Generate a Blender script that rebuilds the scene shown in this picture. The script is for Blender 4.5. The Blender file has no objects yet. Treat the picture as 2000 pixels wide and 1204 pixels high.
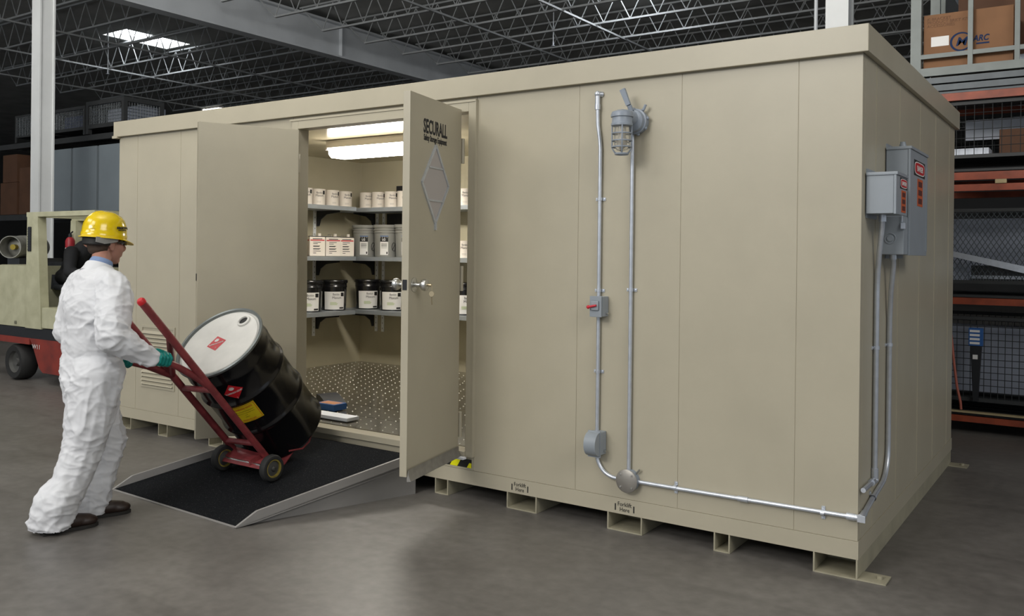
import bpy, bmesh, math, random
from mathutils import Vector, Matrix, noise
random.seed(7)
PI = math.pi
S = bpy.context.scene
COL = S.collection

# ---------------------------------------------------------------- camera
def look(yaw, pitch, roll):
    cy, sy, cp, sp = math.cos(yaw), math.sin(yaw), math.cos(pitch), math.sin(pitch)
    f = Vector((sy*cp, cy*cp, sp)); r = Vector((cy, -sy, 0)); u = r.cross(f)
    c, s = math.cos(roll), math.sin(roll)
    return c*r + s*u, -s*r + c*u, f
cd = bpy.data.cameras.new('camera')
cam = bpy.data.objects.new('camera', cd); COL.objects.link(cam)
R_, U_, F_ = look(-.5974, -.0019, .0111)
cam.matrix_world = Matrix(((R_.x, U_.x, -F_.x, 1.0082), (R_.y, U_.y, -F_.y, -4.5202), (R_.z, U_.z, -F_.z, 1.5803), (0, 0, 0, 1)))
cd.sensor_width = 36.0
cd.lens = 36.0*1718.09/2000.0
cd.shift_y = -102.0/2000.0
cd.clip_start = .05; cd.clip_end = 200
S.camera = cam

# ---------------------------------------------------------------- light and exposure
w = bpy.data.worlds.new('ambient_fill'); S.world = w; w.use_nodes = True  # even background light added as soft fill through the shell's open sides
bg = w.node_tree.nodes['Background']
bg.inputs['Color'].default_value = (.86, .93, 1.0, 1)
bg.inputs['Strength'].default_value = .70
S.view_settings.view_transform = 'Standard'
S.view_settings.look = 'None'
S.view_settings.gamma = 1
S.view_settings.use_curve_mapping = False
S.view_settings.exposure = -0.36
S.cycles.use_denoising = True
S.cycles.max_bounces = 8

def area(name, loc, target, sx, sy, power, color=(1, .97, .92)):
    l = bpy.data.lights.new(name, 'AREA'); l.shape = 'RECTANGLE'; l.size = sx; l.size_y = sy
    l.energy = power; l.color = color
    o = bpy.data.objects.new(name, l); COL.objects.link(o); o.location = loc
    o.rotation_euler = (Vector(target)-Vector(loc)).to_track_quat('-Z', 'Y').to_euler()
    return o
# unseen area lights added near roof height to light the scene
area('unseen_overhead_light', (-2.2, -7.5, 6.4), (-2.6, -1.0, 1.0), 3.0, 1.6, 130)
area('unseen_overhead_light', (-6.5, -6.5, 6.4), (-5.5, -1.0, 1.0), 3.0, 1.6, 120)
area('unseen_overhead_light', (-3.5, -12.5, 6.3), (-3.2, 0, .6), 5.0, 2.0, 640)  # added far back as frontal fill for the lower wall and floor
area('unseen_overhead_light', (6.5, -4.0, 6.4), (-1.0, 0.0, .9), 5.0, 3.0, 360)  # added side fill for the end wall, door leaf and rack
area('roof_fill_uplight', (-2.0, -3.0, 5.6), (-5.0, 3.5, 12.0), 2.0, 2.0, 520)  # out-of-view uplights added to lift the dark roof deck and joists
area('roof_fill_uplight', (-12.5, -2.0, 5.6), (-16.0, 3.5, 12.0), 2.0, 2.0, 260)
area('unseen_overhead_light', (-9.0, -2.0, 6.4), (-9.5, 0.5, .8), 2.4, 1.2, 110)  # added fill over the forklift and the racks behind it

# ---------------------------------------------------------------- helpers
def empty(name, loc=(0, 0, 0), rz=0):
    o = bpy.data.objects.new(name, None); COL.objects.link(o)
    o.location = loc; o.rotation_euler = (0, 0, rz); o.empty_display_size = .1
    return o
def tag(o, label, cat, group=None, kind=None):
    o['label'] = label; o['category'] = cat
    if group: o['group'] = group
    if kind: o['kind'] = kind
    return o
def thing(name, label, cat, loc=(0, 0, 0), group=None, rz=0):
    return tag(empty(name, loc, rz), label, cat, group)
def struct(o):
    o['kind'] = 'structure'; return o
def finish(o, ang=38):
    me = o.data
    for p in me.polygons: p.use_smooth = True
    try: me.set_sharp_from_angle(angle=math.radians(ang))
    except Exception: pass
    return o

class MB:
    bev = False
    """collects geometry for ONE mesh object"""
    def __init__(s, M=None): s.bm = bmesh.new(); s.M = M or Matrix()
    def v(s, p): return s.bm.verts.new(s.M @ Vector(p))
    def f(s, vs):
        try: return s.bm.faces.new(vs)
        except ValueError: return None
    def hexa(s, p):
        a = [s.v(q) for q in p]
        for i in ((3, 2, 1, 0), (4, 5, 6, 7), (0, 1, 5, 4), (1, 2, 6, 5), (2, 3, 7, 6), (3, 0, 4, 7)): s.f([a[k] for k in i])
        return s
    def box(s, x0, x1, y0, y1, z0, z1, b=0):
        if b <= 0:
            return s.hexa([(x0, y0, z0), (x1, y0, z0), (x1, y1, z0), (x0, y1, z0), (x0, y0, z1), (x1, y0, z1), (x1, y1, z1), (x0, y1, z1)])
        s.bev = True
        t = bmesh.new(); bmesh.ops.create_cube(t, size=1)
        for q in t.verts: q.co = Vector(((x0+x1)/2+q.co.x*(x1-x0), (y0+y1)/2+q.co.y*(y1-y0), (z0+z1)/2+q.co.z*(z1-z0)))
        bmesh.ops.bevel(t, geom=list(t.edges), offset=b, segments=2, affect='EDGES', profile=.6)
        return s.add(t)
    def add(s, t, M=None):
        m = s.M @ M if M else s.M
        mp = {q: s.bm.verts.new(m @ q.co) for q in t.verts}
        for fc in t.faces: s.f([mp[q] for q in fc.verts])
        t.free(); return s
    def tube(s, pts, r, n=10, cap=True):
        pts = [Vector(p) for p in pts]; k = len(pts)
        rs = r if isinstance(r, (list, tuple)) else [r]*k
        tan = []
        for i in range(k):
            a = pts[max(i-1, 0)]; b = pts[min(i+1, k-1)]; tan.append((b-a).normalized())
        up = Vector((0, 0, 1)) if abs(tan[0].z) < .9 else Vector((1, 0, 0))
        nrm = (up - tan[0]*up.dot(tan[0])).normalized(); rings = []
        for i in range(k):
            nrm = (nrm - tan[i]*nrm.dot(tan[i])).normalized(); bn = tan[i].cross(nrm)
            rings.append([s.v(pts[i] + (nrm*math.cos(2*PI*j/n) + bn*math.sin(2*PI*j/n))*rs[i]) for j in range(n)])
        for a, b in zip(rings, rings[1:]):
            for j in range(n): s.f([a[j], a[(j+1) % n], b[(j+1) % n], b[j]])
        if cap: s.f(rings[0][::-1]); s.f(rings[-1])
        return s
    def lathe(s, prof, n=32, o=(0, 0, 0), ax=(0, 0, 1), ux=None, cap=True, arc=None):
        ax = Vector(ax).normalized(); o = Vector(o)
        u = Vector(ux) if ux else (Vector((1, 0, 0)) if abs(ax.x) < .9 else Vector((0, 1, 0)))
        u = (u - ax*u.dot(ax)).normalized(); v = ax.cross(u); rings = []
        for r, h in prof:
            if r < 1e-6: rings.append([s.v(o+ax*h)])
            else: rings.append([s.v(o+ax*h+(u*math.cos(2*PI*j/n)+v*math.sin(2*PI*j/n))*r) for j in range(n)])
        for a, b in zip(rings, rings[1:]):
            for j in range(n):
                k = (j+1) % n
                if len(a) == 1 and len(b) == 1: continue
                if len(a) == 1: s.f([a[0], b[k], b[j]])
                elif len(b) == 1: s.f([a[j], a[k], b[0]])
                else: s.f([a[j], a[k], b[k], b[j]])
        if cap:
            if len(rings[0]) > 1: s.f(rings[0][::-1])
            if len(rings[-1]) > 1: s.f(rings[-1])
        return s
    def prism(s, poly, o, u, v, d):
        """polygon in the (u, v) plane at o, swept by vector d"""
        o, u, v, d = Vector(o), Vector(u), Vector(v), Vector(d)
        a = [s.v(o+u*x+v*y) for x, y in poly]; b = [s.v(o+u*x+v*y+d) for x, y in poly]; n = len(a)
        s.f(a); s.f(b[::-1])
        for i in range(n): s.f([a[i], b[i], b[(i+1) % n], a[(i+1) % n]])
        return s
    def ball(s, c, r, n=14, R=None):
        t = bmesh.new(); bmesh.ops.create_uvsphere(t, u_segments=n, v_segments=max(6, n//2+2), radius=1)
        rx, ry, rz = r if isinstance(r, (tuple, list)) else (r, r, r)
        M = Matrix.Translation(Vector(c)) @ (R.to_4x4() if R else Matrix()) @ Matrix.Diagonal((rx, ry, rz, 1))
        return s.add(t, M)
    def build(s, name, m, parent=None, local=False, ang=38, recalc=True):
        if recalc: bmesh.ops.recalc_face_normals(s.bm, faces=s.bm.faces)
        if parent is not None and not local:
            off = Vector(parent.location)
            p = parent.parent
            while p is not None: off += Vector(p.location); p = p.parent
            for q in s.bm.verts: q.co -= off
        me = bpy.data.meshes.new(name); s.bm.to_mesh(me); s.bm.free()
        o = bpy.data.objects.new(name, me); COL.objects.link(o)
        me.materials.append(m)
        if parent is not None: o.parent = parent
        finish(o, ang)
        if s.bev:
            wn = o.modifiers.new('weighted_normals', 'WEIGHTED_NORMAL'); wn.keep_sharp = True; wn.weight = 100
        return o

def dup(root, loc=None, label=None, rz=None, group=None):
    r = root.copy(); COL.objects.link(r)
    if loc is not None: r.location = loc
    if rz is not None: r.rotation_euler = (0, 0, rz)
    if label: r['label'] = label
    if group: r['group'] = group
    for ch in root.children:
        c = ch.copy(); COL.objects.link(c); c.parent = r
        for g in ch.children:
            d = g.copy(); COL.objects.link(d); d.parent = c
    return r

FONT = None
def text(name, body, size, o, u, v, m, parent, sx=1.0, bold=0.0, align='CENTER', depth=.0006, shear=0.0, spacing=1.0):
    """flat lettering lying on a surface: o = anchor, u = reading direction, v = up"""
    o, u, v = Vector(o), Vector(u).normalized(), Vector(v).normalized()
    c = bpy.data.curves.new('lettering_curve', 'FONT'); c.body = body; c.size = size; c.align_x = align
    c.extrude = depth; c.offset = bold; c.shear = shear; c.space_character = spacing; c.space_line = .85; c.resolution_u = 3
    t = bpy.data.objects.new('lettering_curve', c); COL.objects.link(t)
    bpy.context.view_layer.update()
    me = bpy.data.meshes.new_from_object(t.evaluated_get(bpy.context.evaluated_depsgraph_get()))
    bpy.data.objects.remove(t); bpy.data.curves.remove(c)
    n = u.cross(v)
    M = Matrix(((u.x, v.x, n.x, o.x), (u.y, v.y, n.y, o.y), (u.z, v.z, n.z, o.z), (0, 0, 0, 1)))
    M = M @ Matrix.Diagonal((sx, 1, 1, 1))
    off = Vector((0, 0, 0)); p = parent
    while p is not None: off += Vector(p.location); p = p.parent
    me.transform(Matrix.Translation(-off) @ M)
    me.name = name
    ob = bpy.data.objects.new(name, me); COL.objects.link(ob)
    me.materials.clear(); me.materials.append(m)
    if parent is not None: ob.parent = parent
    return ob

def hull(p0, p1, r0, r1, sub=2):
    t = bmesh.new()
    for p, r in ((p0, r0), (p1, r1)):
        bmesh.ops.create_icosphere(t, subdivisions=sub, radius=r, matrix=Matrix.Translation(Vector(p)))
    res = bmesh.ops.convex_hull(t, input=t.verts)
    bmesh.ops.delete(t, geom=[g for g in res['geom_interior'] if isinstance(g, bmesh.types.BMVert)], context='VERTS')
    return t
def blob(name, chains, balls, voxel, smooth, m, parent, wr=None, ang=180, local=False, cut=None):
    """one continuous skin grown over tapered limbs and rounded masses"""
    b = MB()
    for ch in chains:
        for (p0, r0), (p1, r1) in zip(ch, ch[1:]): b.add(hull(p0, p1, r0, r1))
    for q in balls: b.ball(q[0], q[1], 18, q[2] if len(q) > 2 else None)
    o = b.build(name, m, None)
    r = o.modifiers.new('r', 'REMESH'); r.mode = 'VOXEL'; r.voxel_size = voxel
    sm = o.modifiers.new('s', 'SMOOTH'); sm.factor = .5; sm.iterations = smooth
    bpy.context.view_layer.update()
    me = bpy.data.meshes.new_from_object(o.evaluated_get(bpy.context.evaluated_depsgraph_get()))
    old = o.data; o.modifiers.clear(); o.data = me; bpy.data.meshes.remove(old)
    if not me.materials: me.materials.append(m)
    if wr:
        ns = [q.normal.copy() for q in me.vertices]
        for q, n in zip(me.vertices, ns): q.co += n*wr(q.co, n)
    if cut:
        bm = bmesh.new(); bm.from_mesh(me)
        bmesh.ops.delete(bm, geom=[q for q in bm.verts if cut(q.co)], context='VERTS')
        bm.to_mesh(me); bm.free()
    if parent is not None and not local:
        me.transform(Matrix.Translation(-Vector(parent.location)))
    if parent is not None: o.parent = parent
    return finish(o, ang)

# ---------------------------------------------------------------- materials
def mat(name, col, rough=.5, metal=0, spec=.5, var=0.0, vs=6.0, bump=0.0, bs=60.0, col2=None, detail=4, coat=0):
    m = bpy.data.materials.new(name); m.use_nodes = True; nt = m.node_tree; N = nt.nodes; L = nt.links
    p = N['Principled BSDF']
    p.inputs['Base Color'].default_value = (*col, 1); p.inputs['Roughness'].default_value = rough
    p.inputs['Metallic'].default_value = metal; p.inputs['Specular IOR Level'].default_value = spec
    if coat: p.inputs['Coat Weight'].default_value = coat; p.inputs['Coat Roughness'].default_value = .12
    tc = N.new('ShaderNodeTexCoord')
    n = N.new('ShaderNodeTexNoise'); n.inputs['Scale'].default_value = vs; n.inputs['Detail'].default_value = detail
    L.new(tc.outputs['Object'], n.inputs['Vector'])
    c2 = col2 or tuple(x*(1-var) for x in col)
    mx = N.new('ShaderNodeMix'); mx.data_type = 'RGBA'
    mr = N.new('ShaderNodeMapRange'); mr.inputs[1].default_value = .35; mr.inputs[2].default_value = .68
    L.new(n.outputs['Fac'], mr.inputs[0]); L.new(mr.outputs[0], mx.inputs[0])
    mx.inputs[6].default_value = (*col, 1); mx.inputs[7].default_value = (*c2, 1)
    L.new(mx.outputs[2], p.inputs['Base Color'])
    if bump:
        nb = N.new('ShaderNodeTexNoise'); nb.inputs['Scale'].default_value = bs; nb.inputs['Detail'].default_value = 3
        L.new(tc.outputs['Object'], nb.inputs['Vector'])
        b = N.new('ShaderNodeBump'); b.inputs['Strength'].default_value = bump; b.inputs['Distance'].default_value = .01
        L.new(nb.outputs['Fac'], b.inputs['Height']); L.new(b.outputs['Normal'], p.inputs['Normal'])
    return m
def emit(name, col, strength):
    m = bpy.data.materials.new(name); m.use_nodes = True
    p = m.node_tree.nodes['Principled BSDF']; p.inputs['Base Color'].default_value = (.9, .9, .9, 1)
    p.inputs['Emission Color'].default_value = (*col, 1); p.inputs['Emission Strength'].default_value = strength
    return m
M = {}
M['tan'] = mat('tan_paint', (.465, .425, .325), .36, var=.06, vs=3, bump=.03, bs=220)
M['tan_in'] = mat('tan_inside_paint', (.47, .43, .31), .27, var=.08, vs=3)
M['tan_ceil'] = mat('tan_ceiling_paint', (.42, .37, .25), .22, spec=.28, var=.08, vs=3)
M['tan_foot'] = mat('tan_skid_paint', (.40, .37, .27), .45, var=.2, vs=8)
M['dark_gap'] = mat('seam_sealant', (.12, .11, .08), .8)
M['white'] = mat('white_paint', (.80, .82, .82), .5, var=.08, vs=2)
M['girder'] = mat('grey_steel_paint', (.62, .65, .68), .55, var=.12, vs=1.5)
M['joist'] = mat('pale_joist_paint', (.36, .375, .38), .5, var=.1)
M['deck'] = mat('dark_roof_deck', (.46, .465, .45), .8, var=.25, vs=1.2)
M['galv'] = mat('galvanised_steel', (.66, .70, .77), .32, .65, var=.12, vs=25)
M['steel'] = mat('brushed_steel', (.62, .62, .60), .28, 1, var=.1, vs=40)
M['shelf'] = mat('shelf_steel', (.46, .50, .54), .32, .6, var=.1)
M['blacksteel'] = mat('black_steel', (.012, .013, .016), .4)
M['drum'] = mat('black_drum_paint', (.005, .005, .006), .17, spec=.5, var=.1)
M['lid'] = mat('white_drum_lid', (.72, .71, .67), .45, var=.1, vs=9)
M['chime'] = mat('drum_ring_steel', (.20, .22, .22), .35, .5)
M['red_truck'] = mat('worn_red_paint', (.27, .045, .05), .42, var=.45, vs=14, col2=(.16, .028, .032))
M['sweep'] = mat('dull_sweep_metal', (.36, .35, .33), .4, .6, var=.2, vs=20)
M['rubber'] = mat('black_rubber', (.018, .018, .018), .75, bump=.1)
M['yellow_hub'] = mat('dull_yellow_rim', (.35, .27, .05), .6, var=.5, vs=30)
M['grey_hub'] = mat('grey_wheel_hub', (.09, .09, .085), .6, var=.3)
M['suit'] = mat('white_coverall_fabric', (.72, .73, .76), .72, var=.05, vs=5, bump=.12, bs=28)
_n = M['suit'].node_tree
for _q in _n.nodes:
    if _q.type == 'TEX_NOISE' and abs(_q.inputs['Scale'].default_value-28) < .1:
        _q.noise_type = 'RIDGED_MULTIFRACTAL'; _q.inputs['Scale'].default_value = 9; _q.inputs['Detail'].default_value = 4
    if _q.type == 'BUMP': _q.inputs['Strength'].default_value = .55; _q.inputs['Distance'].default_value = .006; _q.invert = True
M['skin'] = mat('skin', (.46, .23, .17), .55, var=.12, vs=14)
M['hair'] = mat('brown_hair', (.055, .032, .02), .7, var=.3, vs=40, bump=.3, bs=160)
M['hat'] = mat('yellow_plastic', (.80, .57, .005), .18, var=.04, coat=.5)
M['glove'] = mat('teal_rubber', (.0, .24, .21), .5, var=.15, vs=20)
M['boot'] = mat('brown_leather', (.035, .02, .015), .45, var=.3, vs=20)
M['sole'] = mat('dark_sole', (.02, .018, .016), .7)
M['shirt'] = mat('blue_shirt_cloth', (.22, .31, .52), .8, var=.1)
M['black'] = mat('black_print', (.01, .01, .01), .6)
M['greyprint'] = mat('grey_print', (.035, .035, .037), .7, spec=.2)
M['strap'] = mat('grey_strap', (.30, .30, .29), .6)
M['lens'] = mat('dark_lens', (.01, .01, .012), .08, spec=.7)
M['redlab'] = mat('red_label', (.55, .012, .02), .45, var=.08)
M['whitelab'] = mat('white_label_print', (.75, .74, .72), .5)
M['yellab'] = mat('yellow_label', (.72, .56, .01), .5, var=.12, vs=18)
M['orangelab'] = mat('orange_label', (.55, .10, .02), .5)
M['grit'] = None
M['ramp'] = mat('grey_ramp_steel', (.27, .26, .25), .5, var=.1, vs=4)
M['boxgrey'] = mat('grey_enclosure_paint', (.30, .335, .375), .4, var=.06)
M['lampgrey'] = mat('blue_grey_cast_metal', (.28, .32, .38), .38, var=.1, vs=20)
M['redhandle'] = mat('red_switch_handle', (.6, .02, .04), .4)
M['floorgrate'] = mat('floor_plate_metal', (.25, .23, .18), .16, .6, var=.15, vs=5)
M['zinc_glare'] = mat('zinc_flash_glare', (.90, .92, .95), .25, .0)  # near-white base colour imitates flash glare on the uprights
M['button'] = mat('button_steel_glint', (.62, .60, .52), .25, .3)  # pale colour puts specular glints into the steel buttons
M['hazyel'] = mat('hazard_yellow', (.88, .86, .0), .5)
M['can'] = mat('white_can_label', (.78, .72, .64), .5, var=.04)
M['canlid'] = mat('can_steel_lid', (.6, .6, .58), .3, .9)
M['pail'] = mat('black_pail_plastic', (.008, .008, .009), .25, coat=.3)
M['bucket'] = mat('grey_bucket_plastic', (.27, .27, .25), .4, var=.05)
M['bluelab'] = mat('blue_label', (.02, .10, .32), .5)
M['greenlab'] = mat('pale_green_print', (.46, .56, .30), .6)
M['cream'] = mat('worn_cream_paint', (.53, .52, .36), .5, var=.25, vs=6, col2=(.42, .41, .27))
M['lift_red'] = mat('worn_chassis_red', (.27, .035, .022), .5, var=.45, vs=5, col2=(.15, .025, .02))
M['tank'] = mat('dirty_tank_metal', (.30, .30, .27), .5, .3, var=.3, vs=12)
M['darkcloth'] = mat('dark_work_clothes', (.014, .015, .018), .85, var=.3, vs=12)
M['jean'] = mat('dark_denim', (.045, .05, .06), .85, var=.3, vs=20)
M['fire'] = mat('extinguisher_red', (.35, .02, .03), .4)
M['rackorange'] = mat('rack_orange_paint', (.33, .062, .022), .5, var=.4, vs=8)
M['rackgrey'] = mat('rack_grey_paint', (.20, .225, .215), .5, var=.15, vs=6)
M['rackdark'] = mat('rack_dark_steel', (.03, .032, .033), .6, var=.2)
M['racksteel'] = mat('rack_dull_steel', (.10, .115, .125), .5, .2, var=.2, vs=8)
M['card'] = mat('brown_cardboard', (.24, .118, .055), .8, var=.12, vs=5)
M['cardbrown'] = mat('dark_cardboard', (.10, .045, .022), .8, var=.2, vs=4)
M['logo'] = mat('navy_print', (.012, .03, .09), .7, spec=.2)
M['panelgrey'] = mat('grey_blue_panel', (.20, .235, .26), .55, var=.08, vs=2)
M['plastic_blue'] = mat('blue_plastic_wrap', (.03, .04, .09), .4, var=.3)
M['sheetgrey'] = mat('pale_sheet', (.30, .33, .40), .6, var=.2, vs=3)
M['box_white'] = mat('white_carton', (.70, .74, .82), .6, var=.05)
M['wood'] = mat('pale_wood', (.45, .36, .20), .7, var=.2)
M['hose'] = mat('faded_red_hose', (.42, .12, .08), .6)
M['farwall'] = mat('dark_warehouse_wall', (.08, .08, .08), .8, var=.2, vs=.5)
M['lensglow'] = emit('fluorescent_lens', (1.0, .94, .85), 56.0)
M['skyglow'] = emit('skylight_daylight', (.92, .96, 1.0), 14.0)
M['striplight'] = emit('strip_light', (1.0, .97, .85), 6.0)
M['fixture'] = mat('white_fixture', (.70, .66, .62), .4)
M['paper'] = mat('white_paper', (.75, .77, .82), .7)
M['copper'] = mat('brass_metal', (.5, .42, .28), .35, .9)

# worn concrete floor
def floor_mat():
    m = bpy.data.materials.new('worn_concrete'); m.use_nodes = True; nt = m.node_tree; N = nt.nodes; L = nt.links
    p = N['Principled BSDF']; tc = N.new('ShaderNodeTexCoord')
    n1 = N.new('ShaderNodeTexNoise'); n1.inputs['Scale'].default_value = .9; n1.inputs['Detail'].default_value = 6; n1.inputs['Roughness'].default_value = .6
    n2 = N.new('ShaderNodeTexNoise'); n2.inputs['Scale'].default_value = 14; n2.inputs['Detail'].default_value = 5
    for n in (n1, n2): L.new(tc.outputs['Object'], n.inputs['Vector'])
    cr = N.new('ShaderNodeValToRGB'); e = cr.color_ramp.elements
    e[0].position = .32; e[0].color = (.112, .104, .096, 1); e[1].position = .68; e[1].color = (.18, .169, .157, 1)
    L.new(n1.outputs['Fac'], cr.inputs[0])
    mp = N.new('ShaderNodeMapping'); mp.inputs['Scale'].default_value = (.35, 3.2, 1); mp.inputs['Rotation'].default_value = (0, 0, .5)
    L.new(tc.outputs['Object'], mp.inputs['Vector'])
    n3 = N.new('ShaderNodeTexNoise'); n3.inputs['Scale'].default_value = 1.6; n3.inputs['Detail'].default_value = 3
    L.new(mp.outputs[0], n3.inputs['Vector'])
    r3 = N.new('ShaderNodeMapRange'); r3.inputs[1].default_value = .58; r3.inputs[2].default_value = .74; r3.inputs[3].default_value = 0; r3.inputs[4].default_value = .45
    L.new(n3.outputs['Fac'], r3.inputs[0])
    m1 = N.new('ShaderNodeMix'); m1.data_type = 'RGBA'; L.new(r3.outputs[0], m1.inputs[0]); L.new(cr.outputs[0], m1.inputs[6]); m1.inputs[7].default_value = (.07, .065, .06, 1)
    m2 = N.new('ShaderNodeMix'); m2.data_type = 'RGBA'; m2.blend_type = 'OVERLAY'; m2.inputs[0].default_value = .35
    L.new(m1.outputs[2], m2.inputs[6]); L.new(n2.outputs['Fac'], m2.inputs[7]); L.new(m2.outputs[2], p.inputs['Base Color'])
    rr = N.new('ShaderNodeMapRange'); rr.inputs[3].default_value = .28; rr.inputs[4].default_value = .55; L.new(n1.outputs['Fac'], rr.inputs[0]); L.new(rr.outputs[0], p.inputs['Roughness'])
    b = N.new('ShaderNodeBump'); b.inputs['Strength'].default_value = .06; L.new(n2.outputs['Fac'], b.inputs['Height']); L.new(b.outputs[0], p.inputs['Normal'])
    return m
M['floor'] = floor_mat()
def grit_mat():
    m = mat('black_grit_mat', (.012, .013, .015), .95, spec=.15, bump=.6, bs=260); nt = m.node_tree; N = nt.nodes; L = nt.links
    p = N['Principled BSDF']; tc = N.new('ShaderNodeTexCoord'); v = N.new('ShaderNodeTexNoise'); v.inputs['Scale'].default_value = 170; v.inputs['Detail'].default_value = 1
    L.new(tc.outputs['Object'], v.inputs['Vector'])
    cr = N.new('ShaderNodeValToRGB'); e = cr.color_ramp.elements
    e[0].position = .64; e[0].color = (.006, .007, .009, 1); e[1].position = .82; e[1].color = (.10, .10, .10, 1)
    L.new(v.outputs['Fac'], cr.inputs[0]); L.new(cr.outputs[0], p.inputs['Base Color'])
    return m
M['grit'] = grit_mat()
def glass_mat():
    m = bpy.data.materials.new('ribbed_lamp_glass'); m.use_nodes = True
    p = m.node_tree.nodes['Principled BSDF']; p.inputs['Base Color'].default_value = (.9, .88, .82, 1)
    p.inputs['Roughness'].default_value = .15; p.inputs['Transmission Weight'].default_value = .8; p.inputs['IOR'].default_value = 1.2
    return m
M['glass'] = glass_mat()

# ================================================================ the warehouse shell
struct(MB().box(-60, 25, -14, 45, -.2, 0).build('floor', M['floor']))
ZD = 7.40
def deck_with_holes():
    b = MB(); holes = [(-21.6, -20.5, 8.9, 10.85), (-8.25, -6.8, 11.3, 13.4)]
    xs = sorted({-60, 25} | {h[0] for h in holes} | {h[1] for h in holes}); ys = sorted({-14, 45} | {h[2] for h in holes} | {h[3] for h in holes})
    for x0, x1 in zip(xs, xs[1:]):
        for y0, y1 in zip(ys, ys[1:]):
            if any(x0 >= h[0] and x1 <= h[1] and y0 >= h[2] and y1 <= h[3] for h in holes): continue
            b.box(x0, x1, y0, y1, ZD, ZD+.15)
    return b.build('ceiling', M['deck']), holes
ceil_, holes = deck_with_holes(); struct(ceil_)
for i, h in enumerate(holes):
    struct(MB().box(h[0]-.05, h[1]+.05, h[2]-.05, h[3]+.05, ZD+.16, ZD+.2).build('window_%d' % (i+1), M['skyglow']))
struct(MB().box(-60, 25, 45, 45.2, 0, ZD).build('wall_back', M['farwall']))
struct(MB().box(-60.2, -60, -14, 45, 0, ZD).build('wall_left', M['farwall']))

def column(x, y, w, h, name):
    b = MB(); t = .03
    b.box(x-w/2, x+w/2, y-w/2, y-w/2+t, 0, h); b.box(x-w/2, x+w/2, y+w/2-t, y+w/2, 0, h)
    b.box(x-w/2+.02, x+w/2-.02, y-w/2+t, y+w/2-t, 0, h)
    return struct(b.build(name, M['white']))
column(-15.0, 3.86, .28, 6.42, 'column')
struct(MB().box(-15.2, -14.8, 3.66, 4.06, 6.34, 6.42).build('trim_1', M['girder']))
column(-1.57, 5.85, .25, 6.42, 'column')
struct(MB().tube([(-1.80, 5.72, 0), (-1.80, 5.72, 6.4)], .02, 6).build('trim_2', M['girder']))
def girder(x, name):
    b = MB(); w = .16
    b.box(x-w, x+w, -2, 44.9, 6.42, 6.46); b.box(x-w, x+w, -2, 44.9, 7.23, 7.28); b.box(x-.02, x+.02, -2, 44.9, 6.46, 7.23)
    for k in range(5): b.box(x-.12, x+.12, 2.2+9*k, 2.22+9*k, 6.46, 7.23)
    return struct(b.build(name, M['girder']))
girder(-15.0, 'beam'); girder(-1.6, 'beam')

# open-web roof joists, each a thing of its own
def make_joist(L, label, loc):
    t = thing('roof_joist', label, 'roof joist', loc, 'open-web joists under the roof')
    MB().box(0, L, -.035, .035, .60, .64).build('top_chord', M['joist'], t, local=True)
    MB().box(.75, L-.75, -.03, .03, -.025, .015).build('bottom_chord', M['joist'], t, local=True)
    n = int((L-1.5)/.62); st = (L-1.5)/n; pts = [(.05, 0, .44)]
    b = MB()
    b.tube([(.05, 0, .61), (.75, 0, 0)], .013, 5)
    for i in range(n):
        x = .75+i*st
        b.tube([(x, 0, 0), (x+st/2, 0, .61)], .012, 5); b.tube([(x+st/2, 0, .61), (x+st, 0, 0)], .012, 5)
    b.tube([(L-.75, 0, 0), (L-.05, 0, .61)], .013, 5)
    b.build('web', M['joist'], t, local=True)
    return t
ORD = 'first second third fourth fifth sixth seventh eighth ninth tenth eleventh twelfth thirteenth fourteenth fifteenth sixteenth seventeenth eighteenth nineteenth twentieth twenty-first twenty-second twenty-third twenty-fourth twenty-fifth twenty-sixth twenty-seventh'.split()
def joist_bay(x0, L, y0, n, where):
    p = None
    for k in range(n):
        loc = (x0, y0+1.40*k, 6.72); lab = 'open-web roof joist, %s one back, %s' % (ORD[k], where)
        if p is None: p = make_joist(L, lab, loc)
        else: dup(p, loc, lab)
joist_bay(-14.9, 13.2, 7.05, 20, 'in the bay above the tan building')
joist_bay(-28.3, 13.2, 4.0, 22, 'in the bay beyond the long girder')
joist_bay(-1.5, 13.2, 7.05, 18, 'in the bay above the pallet rack')
for i, (x, y0, y1, z, lab) in enumerate([(-10.8, 6, 44, 6.70, 'bridging bar crossing the joists midway between column lines'),
        (-8.5, 6, 44, 6.70, 'bridging bar under the bright skylight above the tan building'),
        (-22.4, 3, 44, 6.70, 'bridging bar crossing below the skylight beyond the girder'),
        (-19.4, 3, 44, 6.70, 'bridging bar running between the girder and the far skylight'),
        (-25.8, 3, 44, 6.70, 'bridging bar farthest beyond the girder')]):
    tag(MB().box(x-.022, x+.022, y0, y1, z-.045, z-.005).build('bridging_bar', M['joist']), 'thin pale steel '+lab, 'bridging bar', 'bridging bars under the joists')
SLZ = 6.62
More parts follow.
